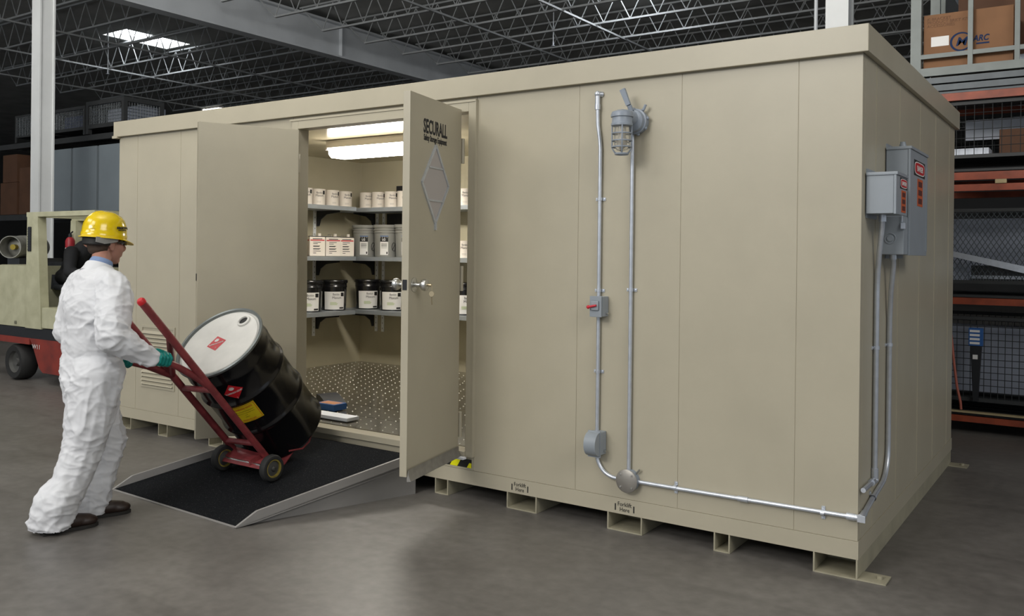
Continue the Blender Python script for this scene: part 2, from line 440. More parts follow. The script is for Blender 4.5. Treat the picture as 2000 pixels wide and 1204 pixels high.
# sprinkler heads and a far strip light
for (x, y, z, lab) in ((-9.75, 12.9, 6.45, 'small sprinkler head hanging above the tan building near the bright skylight'), (-20.75, 8.55, 6.2, 'small sprinkler head hanging below the skylight beyond the girder')):
    t = thing('sprinkler', lab, 'sprinkler', (x, y, z))
    MB().tube([(x, y, z+.06), (x, y, ZD)], .012, 6).build('drop_pipe', M['girder'], t)
    MB().lathe([(.0, -.03), (.05, -.02), (.05, -.01), (.02, .0), (.02, .08), (0, .08)], 12, (x, y, z)).build('head', M['galv'], t)
t = thing('strip_light', 'glowing strip lamp far off, hanging just over the roof edge of the tan building', 'lamp', (-25.55, 15.4, SLZ))
MB().box(-26.05, -25.05, 15.3, 15.5, SLZ+.03, SLZ+.11).build('housing', M['fixture'], t)
MB().box(-26.0, -25.1, 15.32, 15.48, SLZ-.03, SLZ+.03).build('tube_lamp', M['striplight'], t)
for x in (-25.9, -25.2): MB().tube([(x, 15.4, SLZ+.11), (x, 15.4, ZD)], .008, 5).build('hanger', M['girder'], t)

# ================================================================ the storage building
BL, BD, BH = 6.32, 3.05, 2.72
B = thing('storage_building', 'large tan steel storage building with open double doors and bright shelves inside', 'storage building', (-3.16, 1.5, 0))
g = .0013
def panel(x0, x1, z0, z1, y0=0, y1=.05): MB().box(x0+g, x1-g, y0, y1, z0, z1, .003).build('wall_panel', M['tan'], B)
fx = [-6.32, -6.042, -5.429, -4.06]
for a, b_ in zip(fx, fx[1:]): panel(a, b_, .19, 2.62)
fx = [-2.35, -1.596, -.948, -.312, 0]
for a, b_ in zip(fx, fx[1:]): panel(a, b_, .19, 2.62)
panel(-4.06, -2.35, 2.55, 2.62); panel(-4.0625, -2.3475, .19, .275)
sy = [.0, .301, .91, 1.567, 2.157, 2.784, 3.05]
for a, b_ in zip(sy, sy[1:]): MB().box(-.05, 0, a+g+(.05 if a == 0 else 0), b_-g, .19, 2.62, .003).build('wall_panel', M['tan'], B)
MB().box(-6.32, -6.27, .05, 3.05, .19, 2.62).build('wall_panel', M['tan'], B)
MB().box(-6.27, -.05, 3.0, 3.05, .19, 2.62).build('wall_panel', M['tan'], B)
for x in (-6.042, -5.429, -1.596, -.948, -.312): MB().box(x-.01, x+.01, .003, .02, .19, 2.6).build('seam_strip', M['tan'], B)
for y in sy[1:-1]: MB().box(-.02, .0028, y-.006, y+.006, .19, 2.6).build('seam_strip', M['tan'], B)
# lining seen through the doors
b = MB(); b.box(-6.27, -6.20, .07, 2.98, .28, 2.62); b.box(-6.2, -.07, 2.95, 2.99, .28, 2.62); b.box(-.12, -.06, .07, 2.98, .28, 2.62)
b.box(-6.2, -4.0, .055, .07, .28, 2.62); b.box(-2.39, -.12, .055, .07, .28, 2.62); b.box(-4.0, -2.39, .055, .08, 2.5, 2.62)
b.build('inner_lining', M['tan_in'], B)
MB().box(-6.3, -.04, .04, 3.0, 2.62, 2.66).build('ceiling_lining', M['tan_ceil'], B)
b = MB()
rows = 8
for i in range(rows):
    y0 = .08+i*2.86/rows; b.box(-6.2, -.12, y0+.003, y0+2.86/rows-.003, .29, .318)
fp = b.build('floor_plate', M['floorgrate'], B)
b = MB()
for i in range(38):
    for j in range(27):
        x = -6.15+i*.100+(.050 if j % 2 else 0); y = .12+j*.104
        if x < -2.3: b.lathe([(.0062, .318), (.0045, .322), (0, .323)], 8, (x+.006*math.sin(i*7+j*3), y+.006*math.cos(i*5+j), 0), cap=False)
b.build('grip_buttons', M['button'], fp, ang=180)
# roof band and roof
b = MB(); x0, x1, y0, y1 = -6.36, .03, -.035, 3.08; z0, z1 = 2.585, 2.72
b.box(x0, x1, y0, y0+.03, z0, z1, .004); b.box(x0, x1, y1-.03, y1, z0, z1, .004); b.box(x0, x0+.03, y0+.03, y1-.03, z0, z1, .004); b.box(x1-.03, x1, y0+.03, y1-.03, z0, z1, .004)
b.box(x0-.015, x0+.06, y0-.004, y0+.05, z0-.012, z0+.01)
b.build('roof_band', M['tan'], B)
MB().box(x0+.02, x1-.02, y0+.02, y1-.02, 2.69, 2.718).build('roof_panel', M['tan'], B)
# base frame and skids
b = MB(); b.box(-6.322, .003, -.003, .05, .10, .1893, .001); b.box(-6.322, .003, 3.0, 3.06, .10, .1893, .001); b.box(-.05, .003, .05, 3.0, .10, .1893, .001); b.box(-6.325, -6.27, .05, 3.0, .10, .188, .003)
b.build('base_frame', M['tan'], B)
MB().box(-6.27, -.05, .05, 3.0, .165, .19).build('sub_floor', M['tan_foot'], B)
for xa, xb in ((-6.30, -6.10), (-5.70, -5.57), (-5.02, -4.84), (-4.1, -3.9), (-3.3, -3.18), (-2.66, -2.55), (-2.085, -1.865), (-1.38, -1.16), (-.737, -.647), (-.214, -.0)):
    b = MB(); tt = .008
    b.box(xa, xa+tt, -.002, 3.04, .0005, .0995); b.box(xb-tt, xb, -.002, 3.04, .0005, .0995); b.box(xa+tt, xb-tt, -.004, 3.04, .0005, tt); b.box(xa+tt, xb-tt, .25, .26, tt, .10)
    b.build('skid', M['tan_foot'], B)
for y0, y1 in ((0.0, .13), (2.9, 3.02)):
    b = MB(); b.box(.0005, .13, y0, y1, .0005, .008); b.lathe([(.014, 0), (.014, .014), (0, .016)], 8, (.09, (y0+y1)/2, .008)); b.build('foot_plate', M['tan_foot'], B)
# door surround
b = MB()
b.box(-4.052, -3.985, -.022, .085, .275, 2.565, .004); b.box(-2.401, -2.345, -.022, .085, .275, 2.565, .004)
b.box(-3.985, -2.401, -.022, .085, 2.492, 2.565, .004); b.box(-4.07, -2.34, -.028, -.004, 2.552, 2.566)
b.box(-2.347, -2.339, -.026, 0, .28, 2.56)
b.build('door_frame', M['tan'], B)
MB().box(-3.985, -2.401, -.03, .10, .27, .312, .004).build('door_sill', M['tan'], B)
# hazard tape under the door
b = MB(); b.box(-2.60, -2.362, -.0035, 0, .205, .258); b.build('hazard_tape', M['black'], B)
tp = bpy.data.objects['hazard_tape']
b = MB(); b.prism([(-2.535, .205), (-2.475, .205), (-2.44, .262), (-2.50, .262)], (0, -.0045, 0), (1, 0, 0), (0, 0, 1), (0, .002, 0))
b.prism([(-2.397, .205), (-2.362, .205), (-2.362, .236), (-2.378, .236)], (0, -.0045, 0), (1, 0, 0), (0, 0, 1), (0, .002, 0))
b.build('yellow_stripe', M['hazyel'], tp, local=True); bpy.data.objects['yellow_stripe'].location = (3.16, -1.5, 0)
# louvres
for z0, z1 in ((.63, .93), (.395, .605)):
    x0, x1 = -5.955, -5.475
    b = MB(); b.box(x0, x1, -.008, .002, z0, z0+.02); b.box(x0, x1, -.008, .002, z1-.02, z1); b.box(x0, x0+.02, -.008, .002, z0+.02, z1-.02); b.box(x1-.02, x1, -.008, .002, z0+.02, z1-.02)
    b.build('louver_vent', M['tan'], B)
    L_ = COL.objects[-1] if False else bpy.context.scene.objects[-1]
    s_ = MB(); n = int((z1-z0-.04)/.034)
    for k in range(n):
        z = z0+.024+k*.034
        s_.hexa([(x0+.02, -.002, z+.004), (x1-.02, -.002, z+.004), (x1-.02, -.002, z), (x0+.02, -.002, z), (x0+.02, -.022, z+.004), (x1-.02, -.022, z+.004), (x1-.02, -.002, z+.027), (x0+.02, -.002, z+.027)])
    s_.build('louver_slats', M['tan'], B)
# lettering on the base
for xc in (-1.987, -1.269):
    text('lettering', 'Forklift', .034, (xc, -.0040, .146), (1, 0, 0), (0, 0, 1), M['black'], B, .9)
    text('lettering', 'Here', .034, (xc, -.0040, .116), (1, 0, 0), (0, 0, 1), M['black'], B, .9)
    b = MB(); b.box(xc-.062, xc-.055, -.0045, -.0028, .118, .156); b.box(xc+.055, xc+.062, -.0045, -.0028, .118, .156); b.build('arrow_mark', M['black'], B)

# doors -----------------------------------------------------------
def leaf_axes(hx, hy, deg, flip):
    d = Vector((math.cos(math.radians(deg)), math.sin(math.radians(deg)), 0))
    n = Vector((d.y, -d.x, 0))*flip
    return Vector((hx, hy, 0)), d, n
def door(hx, hy, deg, flip, w, z0, z1, t=.046):
    h, d, n = leaf_axes(hx, hy, deg, flip)
    b = MB(Matrix(((d.x, n.x, 0, h.x), (d.y, n.y, 0, h.y), (0, 0, 1, 0), (0, 0, 0, 1))))
    b.box(.0, w, -t, 0, z0, z1, .003)
    return b, h, d, n
b, h, d, n = door(-2.446, -.035, 283, -1, .70, .303, 2.505)
DR = b.build('door_leaf', M['tan'], B)
DM = Matrix(((d.x, n.x, 0, h.x), (d.y, n.y, 0, h.y), (0, 0, 1, 0), (0, 0, 0, 1)))
def dp(u, o, z): return h+d*u+n*o+Vector((0, 0, z))
# weather sweep, hinges, knob, keys, latch
MB(DM).prism([(0, .296), (.010, .346), (.010, .315), (.026, .280), (.0, .276)], (.01, 0, 0), (0, 1, 0), (0, 0, 1), (.685, 0, 0)).build('door_sweep', M['sweep'], DR)
b = MB(DM)
for z in (.48, 1.42, 2.24): b.box(-.03, .002, -.04, -.005, z-.075, z+.075); b.tube([(-.016, .004, z-.08), (-.016, .004, z+.08)], .012, 10)
b.build('hinge', M['tan'], DR)
KZ = 1.398; KU = .632
b = MB()
o_ = dp(KU, 0, KZ); b.lathe([(.042, 0), (.042, .004), (.028, .009), (.014, .012), (.013, .04), (.026, .048), (.033, .058), (.035, .07), (.032, .082), (.02, .088), (0, .089)], 24, o_, n)
o_ = dp(KU, -.046, KZ); b.lathe([(.042, 0), (.042, .004), (.028, .009), (.014, .012), (.013, .04), (.026, .048), (.033, .058), (.035, .07), (.032, .082), (.02, .088), (0, .089)], 24, o_, -n)
b.build('door_knob', M['steel'], DR)
MB(DM).box(.6995, .7015, -.038, -.010, KZ-.03, KZ+.03).build('latch_plate', M['blacksteel'], DR)
b = MB(); kc = dp(KU, .1, KZ); b.tube([kc+n*-.012, kc+n*.012], .008, 8)
b.tube([kc+n*.012+Vector((0, 0, 0)), kc+n*.016+Vector((0, 0, -.03))], .0025, 6)
kk = dp(KU, .113, KZ-.05)
b.lathe([(0, -.002), (.016, -.002), (.016, .002), (0, .002)], 14, kk, d); b.M = Matrix()
b.tube([kk+Vector((0, 0, -.014)), kk+Vector((0, 0, -.062))-d*.006], .004, 6)
b.build('key', M['copper'], DR)
text('lettering', 'SECURALL', .115, dp(.375, .0008, 2.292), -d, (0, 0, 1), M['greyprint'], DR, .60, .0030)
text('lettering', 'Safety Storage Equipment', .05, dp(.375, .0008, 2.247), -d, (0, 0, 1), M['greyprint'], DR, .60, .0012)
# diamond placard holder
cz, cu, hw, hh = 1.995, .373, .18, .235
b = MB(DM); tw = .02
def dpr(a0, a1, wd=.018, th=.008):
    p0 = Vector((a0[0], 0, a0[1])); p1 = Vector((a1[0], 0, a1[1])); e = (p1-p0).normalized(); q = Vector((-e.z, 0, e.x))*wd/2
    b.hexa([p0-q, p1-q, p1+q, p0+q, p0-q+Vector((0, th, 0)), p1-q+Vector((0, th, 0)), p1+q+Vector((0, th, 0)), p0+q+Vector((0, th, 0))])
T_, Bm, Lf, Rt = (cu, cz+hh), (cu, cz-hh), (cu+hw, cz), (cu-hw, cz)
for p_, q_ in ((T_, Lf), (T_, Rt), (Bm, Lf), (Bm, Rt)): dpr(p_, q_)
dpr((cu+hw*.56, cz+hh*.42), (cu-hw*.56, cz+hh*.42), .01); dpr((cu+hw*.56, cz-hh*.42), (cu-hw*.56, cz-hh*.42), .01)
b.box(cu-.008, cu+.008, 0, .012, cz-hh-.04, cz-hh+.005)
b.build('placard_holder', M['galv'], DR)
b = MB(DM); b.prism([(cu, cz+hh*.93), (cu+hw*.93, cz), (cu, cz-hh*.93), (cu-hw*.93, cz)], (0, .0, 0), (1, 0, 0), (0, 0, 1), (0, .003, 0)); b.build('placard', mat('placard_grey', (.44, .41, .40), .5), DR)
b, h2, d2, n2 = door(-3.992, -.024, -115, 1, .71, .262, 2.482)
DL = b.build('door_leaf', M['tan'], B)
DM2 = Matrix(((d2.x, n2.x, 0, h2.x), (d2.y, n2.y, 0, h2.y), (0, 0, 1, 0), (0, 0, 0, 1)))
b = MB(DM2); b.box(.7095, .7125, -.035, -.012, 1.37, 1.42); b.build('latch_plate', M['blacksteel'], DL)
b = MB(DM2)
for z in (.48, 1.42, 2.24): b.tube([(-.012, .0, z-.07), (-.012, .0, z+.07)], .011, 10)
b.build('hinge', M['tan'], DL)

# ================================================================ ramp
A_, B_, C_, D_ = Vector((-4.40, -1.215, 0)), Vector((-3.09, -1.26, 0)), Vector((-2.70, -.06, 0)), Vector((-4.02, -.06, 0))
RT = .235
ramp = thing('access_ramp', 'black grit-topped grey steel ramp leading up to the open doorway', 'ramp', (-3.55, -.65, 0))
def rp(s, t, z):          # s across, t along the slope
    q = A_.lerp(B_, s).lerp(D_.lerp(C_, s), t); return Vector((q.x, q.y, z+.004+RT*t))
b = MB(); b.hexa([rp(0, 0, -.003), rp(1, 0, -.003), rp(1, 1, -.02), rp(0, 1, -.02), rp(0, 0, 0), rp(1, 0, 0), rp(1, 1, 0), rp(0, 1, 0)]); b.build('deck_plate', M['ramp'], ramp)
b = MB(); b.hexa([rp(.012, .012, .0005), rp(.988, .012, .0005), rp(.988, .995, .0005), rp(.012, .995, .0005), rp(.012, .012, .004), rp(.988, .012, .004), rp(.988, .995, .004), rp(.012, .995, .004)]); b.build('grit_surface', M['grit'], ramp)
for s0, s1, sp, te in ((.988, 1.0, .965, .93), (0.0, .012, .02, .85)):
    b = MB(); h_ = .052
    b.hexa([rp(s0, .0, -.003), rp(s1, .0, -.003), rp(s1, .10, -.012), rp(s0, .10, -.012), rp(s0, .0, .002), rp(s1, .0, .002), rp(s1, .10, h_), rp(s0, .10, h_)])
    b.hexa([rp(s0, .10, -.012), rp(s1, .10, -.012), rp(s1, te, -.02), rp(s0, te, -.02), rp(s0, .10, h_), rp(s1, .10, h_), rp(s1, te, h_), rp(s0, te, h_)])
    b.build('curb', M['ramp'], ramp)
    q = lambda t, z: Vector((rp(sp, t, 0).x, rp(sp, t, 0).y, z)); e = lambda t, z: Vector((rp(min(1, sp+.008), t, 0).x, rp(sp, t, 0).y, z))
    b = MB(); b.hexa([q(.04, 0), e(.04, 0), e(.97, 0), q(.97, 0), q(.04, .010), e(.04, .010), e(.97, RT*.97-.008), q(.97, RT*.97-.008)])
    b.build('side_plate', M['ramp'], ramp)

# ================================================================ drum on the hand truck
ax = Vector((-.089, .681, -.727)).normalized(); c0 = Vector((-3.70, -.921, .998))
bk = Vector((0, -.727, -.681)); bk = (bk-ax*ax.dot(bk)).normalized(); lt = ax.cross(bk)
if lt.x > 0: lt = -lt
def P(s, k, o): return c0+ax*s+lt*k+bk*o
drum = thing('steel_drum', 'black steel drum with white lid leaning back on the red hand truck', 'drum', P(.88, 0, .292))
prof = [(.0, .006), (.10, .006), (.255, .006)]
MB().lathe([(0, .010), (.245, .010), (.262, .006), (.268, .014), (.280, .016), (.280, .030), (0, .030)], 64, c0, ax).build('lid', M['lid'], drum)
MB().lathe([(.279, .016), (.281, -.002), (.290, -.006), (.298, -.001), (.299, .010), (.294, .018), (.288, .022)], 64, c0, ax, cap=False).build('rim_ring', M['chime'], drum)
R0 = .284
pr_ = [(.284, .016), (R0, .05)]
def hoop(s): return [(R0, s-.028), (R0+.004, s-.018), (R0+.012, s-.006), (R0+.014, s), (R0+.012, s+.006), (R0+.004, s+.018), (R0, s+.028)]
pr_ += [(R0, .10), (R0+.004, .115), (R0, .13)] + hoop(.30) + hoop(.58) + [(R0, .85), (R0+.010, .868), (R0+.011, .878), (R0+.002, .882), (R0-.01, .872), (0, .868)]
MB().lathe(pr_, 72, c0, ax, cap=False).build('shell', M['drum'], drum, ang=60)
# bungs: large one far from the worker, small one by the near rail
for (k, o, r, nm) in ((-.052, -.198, .030, 'large_bung'), (.061, .216, .016, 'small_bung')):
    q = P(0, k, o)
    MB().lathe([(r*1.5, .008), (r*1.45, -.001), (r*1.05, -.004), (r, .0), (r, .009)], 24, q, ax, cap=False).build(nm, M['lid'], drum)
    MB().lathe([(0, .0065), (r*1.02, .0065), (r*1.02, .009), (0, .009)], 24, q, ax).build('bung_opening', M['black'], drum)
# hazard labels; flame drawn as a shape
def flame(b, o, u, v, s, d):
    pts = [(-.34, -.10), (-.42, .12), (-.30, .05), (-.34, .32), (-.18, .16), (-.12, .50), (.0, .22), (.14, .46), (.16, .18), (.32, .30), (.28, .06), (.40, .10), (.32, -.12), (.12, -.24), (-.12, -.24)]
    b.prism([(x*s, y*s) for x, y in pts], o, u, v, d)
# label on the lid: seen from the worker's side, top of label towards the large bung
lu = (-lt*.80 - bk*.60).normalized(); lv = (-bk*.80 + lt*.60).normalized()
lu = (-lt*.83-bk*.56).normalized(); lv = (lt*.56-bk*.83).normalized()
q = P(.0098, .022, .008); nrm = -ax
b = MB(); sz = .067; b.prism([(0, sz), (sz, 0), (0, -sz), (-sz, 0)], q, lu, lv, nrm*.0012); b.build('flammable_label', M['redlab'], drum)
fl = bpy.context.scene.objects[-1]
b = MB(); flame(b, q+lv*.026+nrm*.0012, lu, lv, .044, nrm*.0008); b.build('flame_mark', M['whitelab'], fl)
text('lettering', 'FLAMMABLE LIQUID', .0155, q-lv*.008+nrm*.0022, lu, lv, M['whitelab'], fl, .72, .0002)
text('lettering', '3', .016, q-lv*.046+nrm*.0022, lu, lv, M['whitelab'], fl)
# labels wrapped on the shell
def wrap_pt(ang, s, r): return c0+ax*s+(-lt*math.cos(ang)+bk*math.sin(ang))*r
def wrapped(name, a0, s0, poly, m, parent, r, lift=.0012, sub=10):
    """polygon in (arc length, height) coordinates laid on the round shell"""
    xs = [p[0] for p in poly]; ys = [p[1] for p in poly]; t = bmesh.new()
    fc = t.faces.new([t.verts.new((x, y, 0)) for x, y in poly])
    ext = max(max(xs)-min(xs), .02)
    for i in range(1, sub):
        bmesh.ops.bisect_plane(t, geom=t.verts[:]+t.edges[:]+t.faces[:], plane_co=(min(xs)+ext*i/sub, 0, 0), plane_no=(1, 0, 0))
    for v_ in t.verts: v_.co = wrap_pt(a0-v_.co.x/r, s0-v_.co.y, r+lift)
    b = MB(); b.add(t); return b.build(name, m, parent)
a1, s1 = .865, .195
dl = wrapped('flammable_label', a1, s1, [(0, .066), (.064, 0), (0, -.066), (-.064, 0)], M['redlab'], drum, R0, .0012)
FL = [(-.34, -.10), (-.42, .12), (-.30, .05), (-.34, .32), (-.18, .16), (-.12, .50), (.0, .22), (.14, .46), (.16, .18), (.32, .30), (.28, .06), (.40, .10), (.32, -.12), (.12, -.24), (-.12, -.24)]
wrapped('flame_mark', a1, s1, [(x*.045, .026+y*.045) for x, y in FL], M['whitelab'], dl, R0, .002)
def wrap_text(body, a0, s0, size, parent, m, r, lift, sx=.7, bold=0.0, name='lettering'):
    o = text(name, body, size, (0, 0, 0), (1, 0, 0), (0, 1, 0), m, None, sx, bold, depth=0)
    off = Vector(drum.location)
    for v_ in o.data.vertices: v_.co = wrap_pt(a0-v_.co.x/r, s0-v_.co.y, r+lift)-off
    o.parent = parent; return o
wrap_text('FLAMMABLE LIQUID', a1, s1+.012, .017, dl, M['whitelab'], R0, .002, .72, .0003)
wrap_text('3', a1, s1+.062, .02, dl, M['whitelab'], R0, .002)
a2, s2 = .955, .402
yl = wrapped('waste_label', a2, s2, [(-.09, .076), (.09, .076), (.09, -.076), (-.09, -.076)], M['yellab'], drum, R0, .0012, 14)
b = MB()
for x0, x1, y0, y1 in ((-.084, .084, .067, .070), (-.084, .084, -.070, -.067), (-.084, -.081, -.067, .067), (.081, .084, -.067, .067)):
    wrapped('label_border', a2, s2, [(x0, y1), (x1, y1), (x1, y0), (x0, y0)], M['redlab'], yl, R0, .0018, 8)
wrap_text('HAZARDOUS WASTE', a2, s2-.042, .0195, yl, M['redlab'], R0, .002, .72, .0003)
for i, ln in enumerate(('FEDERAL LAW PROHIBITS IMPROPER DISPOSAL', 'IF FOUND, CONTACT THE NEAREST POLICE', 'NAME', 'ADDRESS')):
    wrap_text(ln, a2, s2-.020+i*.017, .0080, yl, M['black'], R0, .002, .8)
wrap_text('HANDLE WITH CARE!', a2, s2+.060, .0130, yl, M['redlab'], R0, .002, .72, .0002)

# ---------------------------------------------------------------- hand truck
tr = thing('hand_truck', 'worn red tubular drum hand truck tilted back under the black drum', 'hand truck', (-3.65, -.72, .09))
OF = .322; KA, KB = -.20, .115
b = MB(); b.tube([P(-.72, KA, OF), P(-.4, KA, OF), P(.2, KA, OF), P(.83, KA, OF)], .0225, 14)
b.build('side_rail', M['red_truck'], tr)
b = MB(); b.tube([P(-.50, KB, OF), P(-.05, KB, OF), P(.2, KB, OF), P(.83, KB, OF)], .0225, 14); b.build('side_rail', M['red_truck'], tr)
MB().tube([P(-.718, KA, OF), P(-.735, KA, OF), P(-.745, KA, OF)], [.0245, .0235, .015], 14).build('rail_end_cap', M['redlab'], tr)
def cross(s, sag, k0=KA, k1=KB, s1=None):
    s1 = s if s1 is None else s1
    return [P(s+(s1-s)*i/8, k0+(k1-k0)*i/8, OF+sag*math.sin(PI*i/8)) for i in range(9)]
for s_, s1_, sag in ((-.44, -.02, .0), (.05, .10, .0), (.59, .65, .0)):
    MB().tube(cross(s_, sag, s1=s1_), .019, 12).build('cross_bar', M['red_truck'], tr)
# curved push handles
V3 = Vector
HA = [Vector(p) for p in ((-3.505, -1.150, .764), (-3.505, -1.187, .792), (-3.505, -1.259, .840), (-3.505, -1.364, .902), (-3.505, -1.458, .946), (-3.505, -1.535, .960))]
HB = [P(-.04, KB, OF)+Vector((0, .01, -.012)), P(-.04, KB, OF)+Vector((0, -.06, .018)), P(-.04, KB, OF)+Vector((0, -.16, .062)), P(-.04, KB, OF)+Vector((0, -.28, .098)), P(-.04, KB, OF)+Vector((0, -.40, .128))]
MB().tube(HA, [.021, .0215, .0215, .020, .018, .018], 12).build('push_handle', M['red_truck'], tr)
MB().tube(HB, [.022, .022, .021, .019, .018], 12).build('push_handle', M['red_truck'], tr)
WY, WZ, WR = -.735, .197, .086
xn, xf = -3.405, -3.885
for xc in (xn, xf):
    b = MB(); b.lathe([(.058, -.026), (.070, -.028), (.080, -.024), (WR, -.012), (WR, .012), (.080, .024), (.070, .028), (.058, .026)], 32, (xc, WY, WZ), (1, 0, 0), cap=False)
    wl = b.build('wheel', M['rubber'], tr)
    MB().lathe([(.060, -.024), (.050, -.0235), (.049, -.018), (.049, .018), (.050, .0235), (.060, .024)], 32, (xc, WY, WZ), (1, 0, 0), cap=False).build('rim', M['yellow_hub'], wl)
    MB().lathe([(0, -.03), (.014, -.03), (.016, -.014), (.05, -.010), (.05, .010), (.016, .014), (.014, .03), (0, .03)], 24, (xc, WY, WZ), (1, 0, 0)).build('hub', M['grey_hub'], wl)
MB().tube([(xn+.04, WY, WZ), (xf-.03, WY, WZ)], .011, 12).build('axle', M['steel'], tr)
b = MB()
for k in (KA+.01, KB-.0):
    p_ = P(.80, k, OF)
    x = p_.x; b.prism([(p_.y-.05, p_.z+.07), (p_.y+.05, p_.z-.015), (WY+.03, WZ-.025), (WY-.03, WZ-.01), (WY-.03, WZ+.03)], (x-.006, 0, 0), (0, 1, 0), (0, 0, 1), (.012, 0, 0))
b.build('axle_bracket', M['red_truck'], tr)
b = MB(); b.hexa([P(.884, KA-.03, .305), P(.884, KB+.05, .305), P(.884, KB+.05, .12), P(.884, KA-.03, .12), P(.890, KA-.03, .305), P(.890, KB+.05, .305), P(.890, KB+.05, .12), P(.890, KA-.03, .12)])
b.build('toe_plate', M['red_truck'], tr)
b = MB(); k0, k1 = KA-.02, KB+.05; xa_, xb_ = xn-.035, xf+.035
p0, p1 = P(.74, k0, .318), P(.74, k1, .318); e0, e1 = V3((xa_, WY-.035, WZ-.012)), V3((xb_, WY-.035, WZ-.012)); up_ = V3((0, .006, .008))
b.hexa([p0, p1, e1, e0, p0+up_, p1+up_, e1+up_, e0+up_]); b.build('axle_plate', M['red_truck'], tr)
MB().tube([P(.82, KA-.06, .20), P(.90, KA-.07, .12), P(.915, KA-.07, .05), P(.89, KA-.07, .0)], .006, 8).build('chime_hook', M['red_truck'], tr)

# ================================================================ the worker
W = thing('person', 'person in white coveralls and yellow hard hat wheeling the drum up the ramp', 'person', (-3.87, -1.72, 0))
V = Vector
shR, elR, wrR = V((-3.675, -1.645, 1.365)), V((-3.57, -1.73, 1.10)), V((-3.528, -1.565, .985))
shL, elL, wrL = V((-4.055, -1.63, 1.365)), V((-4.085, -1.69, 1.09)), V((-3.85, -1.55, .955))
hpR, knR, anR = V((-3.79, -1.68, .82)), V((-3.825, -1.745, .45)), V((-3.835, -1.885, .09))
hpL, knL, anL = V((-3.965, -1.65, .82)), V((-3.95, -1.52, .44)), V((-3.96, -1.60, .09))
nk = V((-3.878, -1.620, 1.492)); hd = V((-3.930, -1.555, 1.615))
def hp(x, y, z): return hd+V((x, y, z))
handA, handB = V((-3.505, -1.462, .9467)), HB[3].lerp(HB[4], .35)
heads = [(hp(0, -.018, .035), (.074, .094, .098)), (hp(0, .035, -.035), (.060, .062, .080)), (hp(0, .058, -.10), (.032, .026, .022)),
         (hp(0, .094, .028), (.045, .012, .012)), (hp(.040, .066, -.022), (.022, .022, .024)), (hp(-.040, .066, -.022), (.022, .022, .024)),
         (hp(0, .092, -.056), (.024, .012, .008)), (hp(0, .089, -.071), (.021, .012, .008)),
         (hp(.074, -.004, -.012), (.011, .020, .032)), (hp(-.074, -.004, -.012), (.011, .020, .032)), (hp(.078, -.016, -.005), (.010, .010, .022)), (hp(-.078, -.016, -.005), (.010, .010, .022)),
         (V((-3.87, -1.65, 1.23)), (.14, .09, .18)), (V((-3.87, -1.65, .98)), (.13, .10, .16)), (V((-3.875, -1.66, .84)), (.14, .10, .11))]
blob('body', [[(hp(0, .092, .015), .010), (hp(0, .118, -.026), .013)], [(hp(0, .108, -.034), .016), (hp(0, .095, -.03), .016)],
              [(hp(0, -.02, -.05), .056), (nk, .054), (V((-3.87, -1.64, 1.36)), .06)],
              [(shL.lerp(shR, .5)+V((0,0,-.02)), .06), (shR, .05), (elR, .042), (wrR, .030)], [(shL.lerp(shR, .5)+V((0,0,-.02)), .06), (shL, .05), (elL, .042), (wrL, .030)],
              [(hpR, .09), (knR, .062), (anR, .045)], [(hpL, .09), (knL, .062), (anL, .045)]], heads, .0065, 3, M['skin'], W)
for s_ in (-1, 1): MB().ball(hp(.031*s_, .082, .008), .0125, 12).build('eye', M['whitelab'], W)
def rid(v): return max(0, 1-abs(noise.noise(v))*2.6)
def folds(q, n):
    big = noise.noise(V((q.x*5+q.z*2, q.y*5, q.z*4-q.x*2)))
    drape = rid(V((q.x*9+q.z*2.5, q.y*9-q.z*1.5, q.z*1.6)))
    diag = rid(V((q.x*7+q.z*6, q.y*7+q.z*3, q.z*8-q.x*6+4)))
    fine = rid(V((q.x*16-q.z*12, q.y*15+q.z*8, q.z*19+7)))
    lim = .12
    for c_, rad in ((elR, .17), (knR, .20), (knL, .20), (anR, .24), (anL, .24), (wrR, .15), (V((-3.74, -1.72, 1.17)), .17), (V((-3.84, -1.8, .82)), .15)):
        lim = max(lim, 1-(q-c_).length/rad)
    rings = rid(V((q.x*5+q.y*5, q.z*17+q.x*7, 3.3)))
    k = min(1, max(0, (1.48-q.z)/.05))
    seam = math.exp(-((q.z-.985-.02*math.sin(q.x*30))/.007)**2)*.35 if q.x > -4.06 and q.y < -1.5 and q.x < -3.64 else 0
    return k*(.006*big+.011*drape**1.5*(1-lim*.6)+.011*diag**1.6*(.45+.55*lim)+.007*(.25+lim)*fine**1.5+.014*lim*rings**1.4-.008*seam-.004)
suit_balls = [(V((-3.870, -1.660, 1.215)), (.205, .155, .235)), (V((-3.872, -1.662, 1.06)), (.196, .155, .32)), (V((-3.875, -1.672, .86)), (.188, .158, .26)), (V((-3.872, -1.665, 1.34)), (.165, .118, .12))]
hemR, hemL = V((-3.865, -1.905, .055)), V((-3.965, -1.635, .055))
